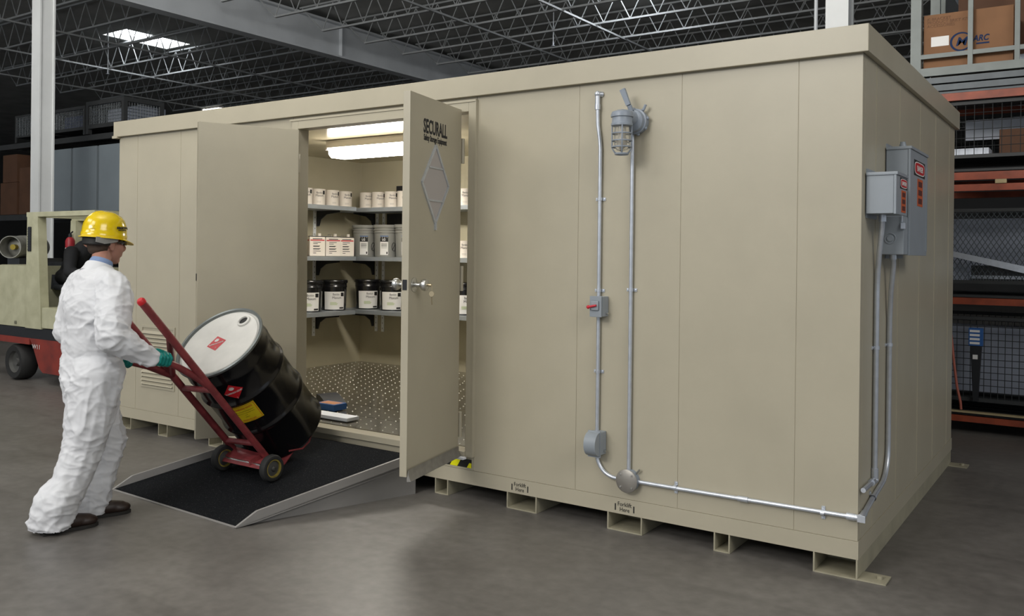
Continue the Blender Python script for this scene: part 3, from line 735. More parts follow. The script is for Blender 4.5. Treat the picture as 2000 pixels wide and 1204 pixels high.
blob('coverall', [[(nk+V((0, -.004, -.045)), .080), (V((-3.87, -1.65, 1.375)), .125)],
                  [(nk+V((0, -.012, -.062)), .072), (shR+V((-.02, -.005, .018)), .082), (shR+V((.012, -.015, -.06)), .096), (shR.lerp(elR, .55), .092), (elR, .082), (elR.lerp(wrR, .6), .068), (wrR+(wrR-elR).normalized()*.042, .050)],
                  [(nk+V((0, -.012, -.062)), .072), (shL+V((.02, -.005, .018)), .082), (shL+V((-.01, -.015, -.06)), .092), (elL, .078), (elL.lerp(wrL, .6), .062), (wrL, .050)],
                  [(hpR+V((0, 0, .05)), .150), (hpR.lerp(knR, .5), .130), (knR, .112), (knR.lerp(anR, .55), .100), (anR+V((-.005, -.01, .06)), .108), (hemR, .112)],
                  [(hpL+V((0, 0, .05)), .146), (hpL.lerp(knL, .5), .124), (knL, .105), (knL.lerp(anL, .55), .096), (anL+V((0, -.005, .06)), .102), (hemL, .104)]],
     suit_balls, .0062, 7, M['suit'], W, folds, cut=lambda q: q.z < .022)
# shirt collar and suit collar
cx = nk+V((-.006, .008, .006))
MB().lathe([(.062, -.06), (.068, -.03), (.065, .006), (.060, .022), (.056, .014), (.054, -.02)], 28, cx, (-.10, .42, 1), cap=False).build('shirt_collar', M['shirt'], W)
MB().lathe([(.096, -.070), (.084, -.040), (.080, -.018), (.075, -.010), (.072, -.02), (.074, -.06)], 28, cx, (-.10, .42, 1), cap=False).build('suit_collar', M['suit'], W)
# hair under the hat: nape and sides
def hair_cut(q):
    r = q-hd
    return (r.y > -.022 and r.z < .0) or (r.y > .022 and r.z < .06) or r.z < -.062+max(0, r.y+.03)*.55 or r.z > .075
blob('hair', [], [(hp(0, -.020, .020), (.0775, .096, .100)), (hp(0, -.045, -.03), (.062, .060, .045))], .006, 2, M['hair'], W, cut=hair_cut)
# safety glasses
b = MB()
pts = [(-.074, .03, .008), (-.070, .075, .010), (-.045, .103, .010), (0, .112, .010), (.045, .103, .010), (.070, .075, .010), (.074, .03, .008)]
for (a0, a1) in zip(pts, pts[1:]):
    p0, p1 = hp(*a0), hp(*a1); hh_ = .019 if abs(a0[0]) < .073 and abs(a1[0]) < .073 else .006
    b.hexa([p0+V((0, 0, -hh_)), p1+V((0, 0, -hh_)), p1*1+V((0, .003, -hh_)), p0+V((0, .003, -hh_)), p0+V((0, 0, hh_*.7)), p1+V((0, 0, hh_*.7)), p1+V((0, .003, hh_*.7)), p0+V((0, .003, hh_*.7))])
for s_ in (-1, 1): b.tube([hp(.074*s_, .03, .012), hp(.083*s_, -.02, .012)], .003, 6)
b.build('safety_glasses', M['lens'], W)
# hard hat
HT = hp(0, -.012, .036)
def hat_shell():
    b = MB(); n = 48; rows = []
    prof = [(1.0, 0.0), (1.005, .020), (.980, .024), (.965, .050), (.92, .080), (.83, .107), (.68, .129), (.48, .144), (.25, .152), (0, .154)]
    for r, z in prof:
        if r == 0: rows.append([b.v(HT+V((0, 0, z+.004)))]); continue
        row = []
        for j in range(n):
            a = 2*PI*j/n; x = math.sin(a)*.106*r; y = math.cos(a)*.134*r
            ridge = .006*math.exp(-(x/.012)**2)*(1 if z > .05 else 0) + .0035*(math.exp(-((abs(x)-.045)/.008)**2) if z > .06 else 0)
            row.append(b.v(HT+V((x, y, z+ridge))))
        rows.append(row)
    for p_, q_ in zip(rows, rows[1:]):
        for j in range(n):
            k = (j+1) % n
            if len(q_) == 1: b.f([p_[j], p_[k], q_[0]])
            else: b.f([p_[j], p_[k], q_[k], q_[j]])
    # brim: narrow lip that grows into a visor in front
    def brow(e, dz, w=1):
        row = []
        for j in range(n):
            a = 2*PI*j/n; c = math.cos(a); f = max(0, c)**2.5
            x = math.sin(a)*(.106+e*.012); y = c*(.134+e*(.012+.040*f))
            row.append(b.v(HT+V((x, y, dz-e*.020*f))))
        return row
    r0, r1, r2, r3 = brow(0, 0), brow(1, -.004), brow(1, -.008), brow(0, -.005)
    for p_, q_ in ((rows[0], r1), (r1, r2), (r2, r3)):
        for j in range(n):
            k = (j+1) % n; b.f([p_[j], q_[j], q_[k], p_[k]])
    for v_ in r0: b.bm.verts.remove(v_)
    R = Matrix.Translation(HT) @ Matrix.Rotation(math.radians(-5), 4, 'X') @ Matrix.Translation(-HT)
    b.bm.transform(R)
    return b.build('hard_hat', M['hat'], W, ang=50), R
hat, HR = hat_shell()
b = MB(); b.M = HR
b.prism([(-.105, -.004), (-.045, -.004), (-.012, -.008), (.03, -.006), (.03, -.022), (-.005, -.032), (-.05, -.042), (-.105, -.035)], HT+V((.094, 0, 0)), (0, 1, 0), (0, 0, 1), (.004, 0, 0))
b.build('suspension_strap', M['strap'], hat)
b = MB(); b.M = HR; b.lathe([(.082, -.050), (.088, -.045), (.088, -.006), (.082, -.004)], 24, HT+V((0, -.032, 0)), (0, 0, 1), cap=False); b.build('ratchet_band', M['black'], hat)
# print on the hat side
dz = math.radians(17)
tn = V((math.cos(dz)*.93, math.sin(dz)*.93, .36)).normalized(); tu = V((-math.sin(dz), math.cos(dz), 0)); tv = tn.cross(tu)
text('lettering', 'ARGON', .0215, HR @ (HT+V((.0975, .052, .056))), tu, tv, M['black'], hat, 1.1, .0012)
text('lettering', 'ENVIRONMENTAL', .0070, HR @ (HT+V((.0990, .052, .047))), tu, tv, M['black'], hat, 1.1, .0003)
tn = V((.55, -.80, .30)).normalized(); tu = V((.82, .56, 0)).normalized(); tv = tn.cross(tu)
text('lettering', '- . -\n____', .014, HR @ (HT+V((.058, -.108, .056))), tu, tv, M['black'], hat, 1, .0003)

# gloved hands wrapped round the handles
def glove(tube_pts, centre, wrist, tr_, flip):
    t = (tube_pts[-1]-tube_pts[-2]).normalized(); up = V((0, 0, 1)); up = (up-t*up.dot(t)).normalized(); side = t.cross(up)*flip
    if side.x < 0 and flip > 0: side = -side
    def q(al, r, s): return centre+(up*math.cos(al)+side*math.sin(al))*r+t*s
    chains = []
    for i, (s, le) in enumerate(((-.036, .90), (-.014, 1.0), (.009, .96), (.030, .82))):
        R_f = tr_+.0115
        chains.append([(q(.25, R_f+.008, s), .0125), (q(1.15, R_f+.009, s), .0115), (q(1.15+1.1*le, R_f+.003, s), .0105), (q(1.15+1.95*le, R_f, s), .0095), (q(1.15+2.6*le, R_f-.001, s), .0085)])
    chains.append([(q(-.35, tr_+.018, -.002), .015), (q(-.95, tr_+.017, -.030), .0125), (q(-1.6, tr_+.012, -.048), .0110), (q(-2.3, tr_+.010, -.058), .0095)])
    kn = q(.15, tr_+.018, -.003)
    chains.append([(q(.25, tr_+.014, -.036), .015), (q(.2, tr_+.016, .030), .015)])
    chains.append([(q(.05, tr_+.020, -.02), .016), (q(-.05, tr_+.026, .035), .022), (wrist, .034)])
    chains.append([(q(.05, tr_+.020, .02), .018), (wrist, .034)])
    return blob('glove', chains, [], .0040, 2, M['glove'], W)
glove(HA, handA, wrR+V((.0, .02, .0)), .0178, 1)
glove(HB, handB, wrL+V((0, .01, 0)), .0185, -1)
# boots
def boot(heel, toe):
    d = (toe-heel); L = d.length; d.normalize(); s_ = V((-d.y, d.x, 0))
    Rm = Matrix((s_, d, V((0, 0, 1)))).transposed()
    o = blob('boot', [[(heel+d*.05+V((0, 0, .065)), .045), (heel+d*.06+V((0, 0, .12)), .045)], [(heel+d*.06+V((0, 0, .055)), .042), (heel+d*L*.62+V((0, 0, .045)), .042), (toe-d*.055+V((0, 0, .040)), .036)]],
             [(toe-d*.06+V((0, 0, .036)), (.045, .062, .032), Rm)], .006, 2, M['boot'], W, cut=lambda q: q.z < .016)
    pts = [(-.034, .0), (-.040, .05), (-.036, .12), (-.046, .20), (-.040, L-.03), (-.015, L), (.015, L), (.040, L-.03), (.046, .20), (.036, .12), (.040, .05), (.034, 0)]
    MB().prism(pts, heel, s_, d, (0, 0, .018)).build('boot_sole', M['sole'], W)
boot(V((-3.845, -1.965, .0015)), V((-3.785, -1.675, .0015)))
boot(V((-3.955, -1.70, .0015)), V((-3.865, -1.42, .0015)))

# ================================================================ electrical things on the walls
def strap(parent, p, axis, nrm, r=.011):
    """two-hole conduit strap"""
    p, a, n = V(p), V(axis).normalized(), V(nrm).normalized(); u = a.cross(n)
    b = MB(Matrix(((u.x, a.x, n.x, p.x), (u.y, a.y, n.y, p.y), (u.z, a.z, n.z, p.z), (0, 0, 0, 1))))
    b.box(-.032, -r-.002, -.009, .009, -.017, -.012); b.box(r+.002, .032, -.009, .009, -.017, -.012)
    b.lathe([(r+.0035, -.009), (r+.0035, .009), (r+.0005, .009), (r+.0005, -.009)], 14, (0, 0, 0), (0, 1, 0), cap=False)
    b.lathe([(.005, -.012), (.005, -.008), (0, -.007)], 8, (.024, 0, 0), (0, 0, 1)); b.lathe([(.005, -.012), (.005, -.008), (0, -.007)], 8, (-.024, 0, 0), (0, 0, 1))
    b.build('conduit_strap', M['galv'], parent)
def bend(c, r, a0, a1, u, v, n=10):
    c, u, v = V(c), V(u), V(v); return [c+u*(r*math.cos(a0+(a1-a0)*i/n))+v*(r*math.sin(a0+(a1-a0)*i/n)) for i in range(n+1)]
CY = -.0175; CR = .0115
x1 = -1.444
t = thing('conduit', 'galvanised conduit rising from the red-handled switch to a small elbow under the roof band', 'conduit', (x1, CY, 1.33))
MB().tube([(x1, CY, 1.335), (x1, CY, 2.20), (x1-.004, CY, 2.25), (x1-.016, CY-.004, 2.34), (x1-.018, CY-.006, 2.46)], CR, 12).build('tube', M['galv'], t)
b = MB(); b.tube([(x1-.018, CY-.006, 2.425), (x1-.018, CY-.006, 2.455)], .017, 12); b.tube([(x1-.018, CY-.006, 2.45), (x1-.018, CY-.006, 2.512)], .015, 12); b.ball((x1-.018, CY-.006, 2.515), .019, 12); b.tube([(x1-.018, CY-.006, 2.515), (x1+.0, .0, 2.515)], .017, 12); b.build('elbow_fitting', M['galv'], t)
strap(t, (x1, CY, 1.905), (0, 0, 1), (0, -1, 0)); strap(t, (x1-.0, CY, 1.375), (0, 0, 1), (0, -1, 0))
t = thing('conduit', 'galvanised conduit between the red-handled switch and the domed outlet cover', 'conduit', (x1, CY, .56))
MB().tube([(x1, CY, .53), (x1, CY, 1.235)], CR, 12).build('tube', M['galv'], t)
strap(t, (x1, CY, .905), (0, 0, 1), (0, -1, 0))
t = thing('conduit', 'short curved conduit from the domed outlet cover down to the round junction box', 'conduit', (-1.4, CY, .3))
pts = [(x1, CY, .46), (x1, CY, .43)]+[tuple(q) for q in bend((x1+.125, CY, .43), .125, PI, 1.5*PI, (1, 0, 0), (0, 0, 1))]+[(-1.27, CY, .305)]
MB().tube(pts, CR, 12).build('tube', M['galv'], t)
t = thing('conduit', 'straight galvanised conduit from the caged wall lamp down to the round junction box', 'conduit', (-1.235, CY, .36))
MB().tube([(-1.238, CY, .34), (-1.238, CY, 2.28)], CR, 12).build('tube', M['galv'], t)
strap(t, (-1.238, CY, 1.385), (0, 0, 1), (0, -1, 0))
t = thing('conduit', 'long horizontal galvanised conduit along the bottom of the front wall to the corner', 'conduit', (-.6, CY, .3))
MB().tube([(-1.20, CY, .305), (-.93, CY, .305), (0.0, CY, .312)], CR, 12).build('tube', M['galv'], t)
for x in (-.955, -.165): strap(t, (x, CY, .306), (1, 0, 0), (0, -1, 0))
MB().tube([(-.60, CY, .308), (-.545, CY, .308)], .0155, 12).build('coupling', M['galv'], t)
# junction box
t = thing('junction_box', 'round steel junction box where the conduits meet low on the front wall', 'junction box', (-1.24, 0, .305))
jc = V((-1.238, 0, .305))
MB().lathe([(0, 0), (.062, 0), (.062, -.04), (.058, -.045), (0, -.045)][::-1], 32, jc, (0, 1, 0)).build('box_body', M['lampgrey'], t)
b = MB(); b.lathe([(0, -.051), (.062, -.050), (.066, -.047), (.066, -.044), (0, -.044)], 36, jc, (0, 1, 0)); b.build('cover', mat('dull_steel_cover', (.36, .34, .31), .42, .55, var=.1), t)
b = MB()
for k in range(4):
    a = PI/4+k*PI/2; b.lathe([(.0, -.056), (.005, -.055), (.006, -.05), (0, -.05)], 8, jc+V((math.cos(a)*.05, 0, math.sin(a)*.05)), (0, 1, 0))
b.build('cover_screws', M['steel'], t)
MB().tube([jc+V((.05, -.02, .045)), jc+V((.07, -.02, .07))], .006, 8).build('ground_screw', M['steel'], t)
# switch
t = thing('switch_box', 'small grey weatherproof switch box with a red lever', 'switch', (-1.42, 0, 1.28))
xc, zc = -1.425, 1.285
MB().box(xc-.038, xc+.038, -.075, 0, zc-.058, zc+.058, .006).build('box_body', M['boxgrey'], t)
MB().box(xc-.040, xc+.036, -.086, -.076, zc-.060, zc+.060, .003).build('cover', M['boxgrey'], t)
MB().box(xc-.028, xc+.022, -.098, -.085, zc-.022, zc+.035, .008).build('lever_boss', M['boxgrey'], t)
b = MB(); b.tube([(xc+.012, -.104, zc+.008), (xc-.035, -.106, zc-.002)], [.006, .007], 8); b.ball((xc-.038, -.106, zc-.003), .011, 10); b.build('lever', M['redhandle'], t)
b = MB(); b.tube([(xc+.038, -.03, zc-.04), (xc+.052, -.03, zc-.04)], .006, 8); b.build('ground_screw', M['steel'], t)
# outlet
t = thing('outlet_cover', 'grey domed weatherproof outlet cover above the curved conduit', 'outlet', (-1.42, 0, .5))
xc, zc = -1.428, .498
MB().box(xc-.036, xc+.036, -.07, 0, zc-.066, zc+.066, .006).build('box_body', M['boxgrey'], t)
MB().box(xc-.042, xc+.040, -.082, -.071, zc-.078, zc+.074, .003).build('cover_plate', M['boxgrey'], t)
arc = [(-.070, 0)]+[(.066*math.sin(a)*1.02, .058*math.cos(a)) for a in [(-PI/2+PI*i/12)*.98 for i in range(13)]]+[(.070, 0)]
b = MB(); b.prism([(z, y) for z, y in arc], (xc-.038, -.082, zc), (0, 0, 1), (0, -1, 0), (.074, 0, 0)); b.build('dome_lid', M['boxgrey'], t)
MB().tube([(xc+.036, -.03, zc-.045), (xc+.052, -.03, zc-.045)], .006, 8).build('ground_screw', M['steel'], t)
# caged lamp
t = thing('wall_lamp', 'blue-grey caged explosion-proof wall lamp with ribbed glass globe', 'lamp', (-1.215, 0, 2.33))
hc = V((-1.212, -.03, 2.335))
b = MB(); b.lathe([(0, -.052), (.045, -.05), (.060, -.042), (.064, -.02), (.072, -.018), (.072, .004), (.066, .006), (.066, .03), (0, .03)], 32, hc, (0, 1, 0))
for k in range(8):
    a = k*PI/4+.2; b.ball(hc+V((math.cos(a)*.072, 0, math.sin(a)*.072)), .011, 8)
b.tube([hc+V((.05, -.01, .06)), hc+V((.065, -.01, .09))], .008, 8)
b.build('wall_hub', M['lampgrey'], t)
lc = V((-1.235, -.155, 2.30))
MB().tube([hc+V((0, -.03, .01)), hc+V((-.008, -.07, .02)), lc+V((0, .0, .055))], [.042, .038, .036], 16).build('arm', M['lampgrey'], t)
MB().lathe([(.0, .085), (.03, .084), (.056, .074), (.062, .060), (.062, .046), (.055, .043), (.056, .015), (.060, .010), (.060, -.002), (.050, -.006), (0, -.006)], 28, lc, (0, 0, 1)).build('hood', M['lampgrey'], t)
b = MB(); n_ = 40; gp = [(.040, -.004), (.042, -.03), (.042, -.08), (.040, -.115), (.030, -.135), (.014, -.142), (0, -.143)]
b.lathe(gp, n_, lc, (0, 0, 1), cap=False); b.build('globe', M['glass'], t)
MB().lathe([(0, -.006), (.018, -.006), (.02, -.03), (.017, -.06), (.026, -.085), (.024, -.11), (.010, -.125), (0, -.127)], 16, lc, (0, 0, 1)).build('bulb', mat('frosted_bulb', (.62, .58, .50), .3), t)
b = MB()
for z in (-.045, -.085, -.120): b.tube([lc+V((.054*math.cos(a), .054*math.sin(a), z)) for a in [2*PI*i/24 for i in range(25)]], .0042, 6)
for k in range(4):
    a = k*PI/2+.5; b.tube([lc+V((.054*math.cos(a), .054*math.sin(a), z)) for z in (-.002, -.06, -.125)]+[lc+V((.040*math.cos(a), .040*math.sin(a), -.148)), lc+V((.02*math.cos(a), .02*math.sin(a), -.160))], .0048, 6)
b.tube([lc+V((.034*math.cos(a), .034*math.sin(a), -.158)) for a in [2*PI*i/20 for i in range(21)]], .006, 8)
b.build('wire_guard', M['lampgrey'], t)
b = MB(); b.tube([hc+V((-.005, -.05, .055)), hc+V((-.012, -.06, .085))], .014, 10); q0, q1 = hc+V((-.014, -.065, .085)), hc+V((-.048, -.075, .175))
e_ = (q1-q0).normalized(); s_ = e_.cross(V((0, 1, 0))).normalized(); f_ = V((0, 1, 0))
b.hexa([q0-s_*.013-f_*.008, q0+s_*.013-f_*.008, q0+s_*.013+f_*.008, q0-s_*.013+f_*.008, q1-s_*.016-f_*.009, q1+s_*.016-f_*.009, q1+s_*.016+f_*.009, q1-s_*.016+f_*.009])
b.build('paddle', M['lampgrey'], t)

# enclosures on the end wall
def enclosure(name, label, cat, dx, y0, y1, z0, z1, lid=True, x0=.006):
    t = thing(name, label, cat, (dx/2, (y0+y1)/2, z0))
    MB().box(x0, dx-.012, y0, y1, z0, z1, .004).build('box_body', M['boxgrey'], t)
    MB().box(dx-.012, dx, y0-.004, y1+.004, z0-.003, z1-.012, .003).build('cover', M['boxgrey'], t)
    MB().box(x0, dx+.006, y0-.007, y1+.006, z1-.012, z1+.004, .003).build('rain_lip', M['boxgrey'], t)
    MB().box(0, x0, y0+.02, y1-.02, z0-.02, z1+.025).build('mounting_plate', M['boxgrey'], t)
    return t
def danger(parent, x, yc, zc, wd, hh_):
    b = MB(); b.box(x, x+.0012, yc-wd/2, yc+wd/2, zc-hh_/2, zc+hh_/2); b.build('danger_sign', M['black'], parent)
    sg = bpy.context.scene.objects[-1]
    n = 20; b = MB(); el = [(wd*.46*math.copysign(abs(math.cos(a))**.5, math.cos(a)), hh_*.42*math.copysign(abs(math.sin(a))**.5, math.sin(a))) for a in [2*PI*i/n for i in range(n)]]
    b.prism(el, (x+.0012, yc, zc), (0, 1, 0), (0, 0, 1), (.0008, 0, 0)); b.build('sign_border', M['whitelab'], sg)
    b = MB(); b.prism([(p_*.93, q_*.84) for p_, q_ in el], (x+.002, yc, zc), (0, 1, 0), (0, 0, 1), (.0008, 0, 0)); b.build('sign_field', M['redlab'], sg)
    text('lettering', 'DANGER', hh_*.52, (x+.0036, yc, zc-hh_*.19), (0, 1, 0), (0, 0, 1), M['whitelab'], sg, min(1, wd*.84/(hh_*.52*4.1)), .0004)
def warn(parent, x, yc, zc, wd, hh_):
    b = MB(); b.box(x, x+.0012, yc-wd/2, yc+wd/2, zc-hh_/2, zc+hh_/2); b.build('warning_label', M['orangelab'], parent); sg = bpy.context.scene.objects[-1]
    b = MB()
    for i in (-1, 0, 1): b.box(x+.0012, x+.002, yc-wd*.34, yc+wd*.34, zc+i*hh_*.31-hh_*.10, zc+i*hh_*.31+hh_*.10)
    b.build('warning_print', mat('dark_red_print', (.10, .02, .015), .6), sg)
eb = enclosure('breaker_panel', 'tall grey breaker panel on the end wall with a red danger sign', 'electrical box', .128, .52, 1.03, 1.60, 2.175)
danger(eb, .128, .78, 2.075, .33, .085); warn(eb, .128, .80, 1.945, .16, .15)
MB().lathe([(0, 0), (.018, 0), (.018, .02), (.014, .026), (.014, .034), (0, .036)], 14, (.07, .62, 2.179), (0, 0, 1)).build('top_plug', M['boxgrey'], eb)
MB().box(.128, .132, 1.00, 1.02, 1.62, 2.1).build('door_hinge', M['boxgrey'], eb)
ea = enclosure('disconnect_box', 'squat grey disconnect box nearest the building corner with a red danger sign', 'electrical box', .146, .06, .33, 1.80, 2.0)
danger(ea, .146, .235, 1.955, .18, .055); warn(ea, .146, .235, 1.865, .11, .11)
t = thing('transformer_box', 'lower grey box with a round knockout below the danger-signed boxes', 'electrical box', (.06, .46, 1.6))
MB().box(.0, .118, .41, .515, 1.60, 1.80, .006).build('box_body', M['boxgrey'], t)
b = MB(); b.lathe([(.030, 0), (.030, -.003), (.026, -.004), (.024, -.002)], 24, (.052, .41, 1.685), (0, 1, 0), cap=False); b.lathe([(0, -.006), (.015, -.006), (.017, 0), (0, 0)], 20, (.052, .41, 1.685), (0, 1, 0)); b.build('knockout', M['boxgrey'], t)
b = MB(); b.box(.105, .128, .395, .41, 1.735, 1.765); b.tube([(.11, .40, 1.77), (.11, .40, 1.81)], .003, 6); b.build('latch', M['galv'], t)
# end wall conduits
XC = .0175
t = thing('conduit', 'galvanised conduit dropping from the disconnect box to a low elbow at the corner', 'conduit', (XC, .3, .45))
MB().tube([(.055, .20, 1.81), (.052, .21, 1.74), (.034, .245, 1.62), (.022, .27, 1.52), (XC, .275, 1.42), (XC, .275, .47)], CR*1.15, 12).build('tube', M['galv'], t)
MB().tube([(.055, .20, 1.765), (.055, .20, 1.80)], .019, 12).build('connector', M['galv'], t)
b = MB(); b.tube([(XC, .275, .50), (XC, .275, .445)], .018, 12); b.ball((XC, .275, .44), .02, 12); b.tube([(XC, .275, .44), (XC, .02, .44)], .0125, 12); b.tube([(XC, .24, .44), (XC, .20, .44)], .018, 12); b.build('elbow_fitting', M['galv'], t)
for dz_ in (0, ): strap(t, (XC, .275, 1.12), (0, 0, 1), (1, 0, 0), .0135)
t = thing('conduit', 'galvanised conduit from the knockout box that sweeps along the end wall into the corner elbow', 'conduit', (XC, .6, .35))
pts = [(.05, .50, 1.605), (.05, .515, 1.55), (.03, .56, 1.4), (XC, .60, 1.25), (XC, .60, .56)]+[tuple(q) for q in bend((XC, .42, .56), .18, 0, -PI/2*.82, (0, 1, 0), (0, 0, 1))]+[(XC, .22, .352), (XC, .03, .318)]
MB().tube(pts, CR*1.15, 12).build('tube', M['galv'], t)
strap(t, (XC, .60, 1.11), (0, 0, 1), (1, 0, 0), .0135); strap(t, (XC, .24, .356), (0, 1, .17), (1, 0, 0), .0135)
MB().tube([(.05, .50, 1.575), (.05, .497, 1.602)], .018, 12).build('connector', M['galv'], t)
t = thing('conduit_elbow', 'pale corner elbow fitting joining the front and end wall conduits', 'conduit fitting', (.018, -.018, .31))
b = MB(); b.tube([(-.05, CY, .312), (-.012, CY, .312)], .018, 12); b.tube([(-.012, CY, .312), (XC, CY, .312)], .0165, 12); b.ball((XC, CY, .312), .022, 12); b.tube([(XC, CY, .312), (XC, .05, .322)], .0165, 12); b.build('fitting_body', M['galv'], t)
MB().box(XC-.014, XC+.024, CY-.022, CY-.016, .296, .33, .002).build('fitting_cover', M['galv'], t)

# ================================================================ inside the storage building
SZ = (2.075, 1.535, .948)
SN = ('top', 'middle', 'bottom')
def shelf_l(z, nm):
    t = thing('wall_shelf', 'grey steel %s shelf on the short end wall inside the doorway' % nm, 'shelf', (-6.0, 1.8, z-.02))
    MB().box(-6.195, -5.80, .9, 2.46, z-.045, z, .004).build('shelf_board', M['shelf'], t)
    for y in (1.35, 2.245):
        b = MB(); b.prism([(-6.19, z-.046), (-5.84, z-.046), (-5.84, z-.065), (-6.04, z-.085), (-6.13, z-.14), (-6.155, z-.21), (-6.19, z-.21)], (0, y, 0), (1, 0, 0), (0, 0, 1), (0, .012, 0)); b.build('shelf_bracket', M['blacksteel'], t)
def shelf_b(z, nm):
    t = thing('wall_shelf', 'grey steel %s shelf on the long rear wall inside the doorway' % nm, 'shelf', (-5, 2.75, z-.02))
    MB().box(-6.195, -3.6, 2.57, 2.948, z-.047, z-.001, .004).build('shelf_board', M['shelf'], t)
    for x in (-5.985, -5.15, -4.3):
        b = MB(); b.prism([(2.94, z-.048), (2.60, z-.048), (2.60, z-.067), (2.80, z-.087), (2.885, z-.14), (2.91, z-.21), (2.94, z-.21)], (x, 0, 0), (0, 1, 0), (0, 0, 1), (.012, 0, 0)); b.build('shelf_bracket', M['blacksteel'], t)
for z, nm in zip(SZ, SN): shelf_l(z, nm); shelf_b(z, nm)
def standard(x, y, z0, z1, nx, lab):
    b = MB(); wd = .018
    if nx:
        b.box(x, x+.012, y-wd, y+wd, z0, z1)
    else: b.box(x-wd, x+wd, y-.012, y, z0, z1)
    k = int((z1-z0)/.06); t = tag(b.build('shelf_standard', M['zinc_glare']), lab, 'shelf upright')
    s_ = MB()
    for i in range(k):
        z = z0+.03+i*.06
        if nx: s_.box(x+.0115, x+.0125, y-.003, y+.003, z, z+.016)
        else: s_.box(x-.003, x+.003, y-.0125, y-.0115, z, z+.016)
    s_.build('perforation_pattern', M['black'], t)
standard(-6.2, 2.22, .66, 2.05, True, 'slotted steel upright fixed to the short end wall inside the doorway')
standard(-6.2, 1.32, .66, 2.05, True, 'slotted steel upright on the short end wall nearest the door jamb')
standard(-5.94, 2.948, .68, 2.05, False, 'slotted steel upright on the rear wall by the inside corner')
standard(-5.84, 2.948, .68, 2.05, False, 'second slotted steel upright on the rear wall, beside the corner one')
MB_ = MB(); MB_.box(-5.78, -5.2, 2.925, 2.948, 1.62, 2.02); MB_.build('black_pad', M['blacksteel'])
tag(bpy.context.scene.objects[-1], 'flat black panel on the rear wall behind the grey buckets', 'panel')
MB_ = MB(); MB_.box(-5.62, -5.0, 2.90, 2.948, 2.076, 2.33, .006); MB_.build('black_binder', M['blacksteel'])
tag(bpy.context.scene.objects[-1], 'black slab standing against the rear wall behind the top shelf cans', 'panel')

ANG = math.atan2(-4.52-2.6, 1.0+5.8)      # containers turn their labels towards the doorway
def arc_patch(b, r, a0, a1, z0, z1, n=10, lift=.0008):
    vs = [[b.v(((r+lift)*math.cos(a0+(a1-a0)*i/n), (r+lift)*math.sin(a0+(a1-a0)*i/n), z)) for i in range(n+1)] for z in (z0, z1)]
    for i in range(n): b.f([vs[0][i], vs[0][i+1], vs[1][i+1], vs[1][i]])
def arc_text(body, r, a0, z, size, m, parent, sx=.8, bold=0.0, lift=.0014):
    o = text('lettering', body, size, (0, 0, 0), (1, 0, 0), (0, 1, 0), m, None, sx, bold, depth=0)
    for q in o.data.vertices:
        a = a0+q.co.x/r; zz = q.co.y+z; q.co = ((r+lift)*math.cos(a), (r+lift)*math.sin(a), zz)
    o.parent = parent; return o
def make_can(label, loc, rz):
    t = thing('paint_can', label, 'paint can', loc, 'white paint cans on the shelves', rz); r = .076
    MB().lathe([(0, 0), (r, 0), (r+.001, .004), (r, .008), (r, .166), (r+.001, .170)], 28, cap=False).build('can_body', M['can'], t, local=True)
    MB().lathe([(r+.001, .170), (r+.0015, .176), (r-.004, .176), (r-.006, .168), (r-.014, .168), (r-.016, .173), (0, .173)], 28, cap=False).build('lid', M['can'], t, local=True)
    b = MB(); arc_patch(b, r, .55, .92, .118, .158); b.build('label_mark', M['black'], t, local=True)
    arc_text('Benkin', r, .05, .125, .030, M['greyprint'], t, .8)
    arc_text('Maxum', r, .10, .094, .034, M['greyprint'], t, .9)
    b = MB()
    for z in (.03, .037, .044): arc_patch(b, r, -.35, .25, z, z+.0025)
    b.build('small_print', mat('pale_print', (.45, .42, .38), .6), t, local=True)
    return t
places = [(-6.0, 1.90, .25, 'white paint can on the end-wall top shelf, half cut off by the door jamb'), (-6.0, 2.085, .2, 'white paint can on the end-wall top shelf, second in from the jamb'),
          (-6.0, 2.285, .45, 'white paint can on the end-wall top shelf, third in from the jamb'), (-6.0, 2.485, .35, 'white paint can at the corner end of the end-wall top shelf'),
          (-5.92, 2.74, .25, 'white paint can on the rear-wall top shelf, closest to the inside corner'), (-5.735, 2.74, .2, 'white paint can on the rear-wall top shelf, second from the inside corner'),
          (-5.545, 2.74, .1, 'white paint can on the rear-wall top shelf, third from the inside corner'), (-5.36, 2.74, .15, 'white paint can on the rear-wall top shelf, cut by the open door edge'),
          (-4.545, 2.74, .1, 'white paint can on the top shelf, glimpsed through the hinge gap of the open door')]
p = None
for x, y, ro, lab in places:
    z = SZ[0]+.001
    if p is None: p = make_can(lab, (x, y, z), ANG+ro)
    else: dup(p, (x, y, z), lab, ANG+ro)
dup(p, (-6.0, 1.80, SZ[1]+.001), 'white paint can on the middle shelf, a sliver beside the door jamb', ANG)
dup(p, (-4.54, 2.74, SZ[1]+.001), 'white paint can on the middle shelf, glimpsed through the hinge gap of the open door', ANG)
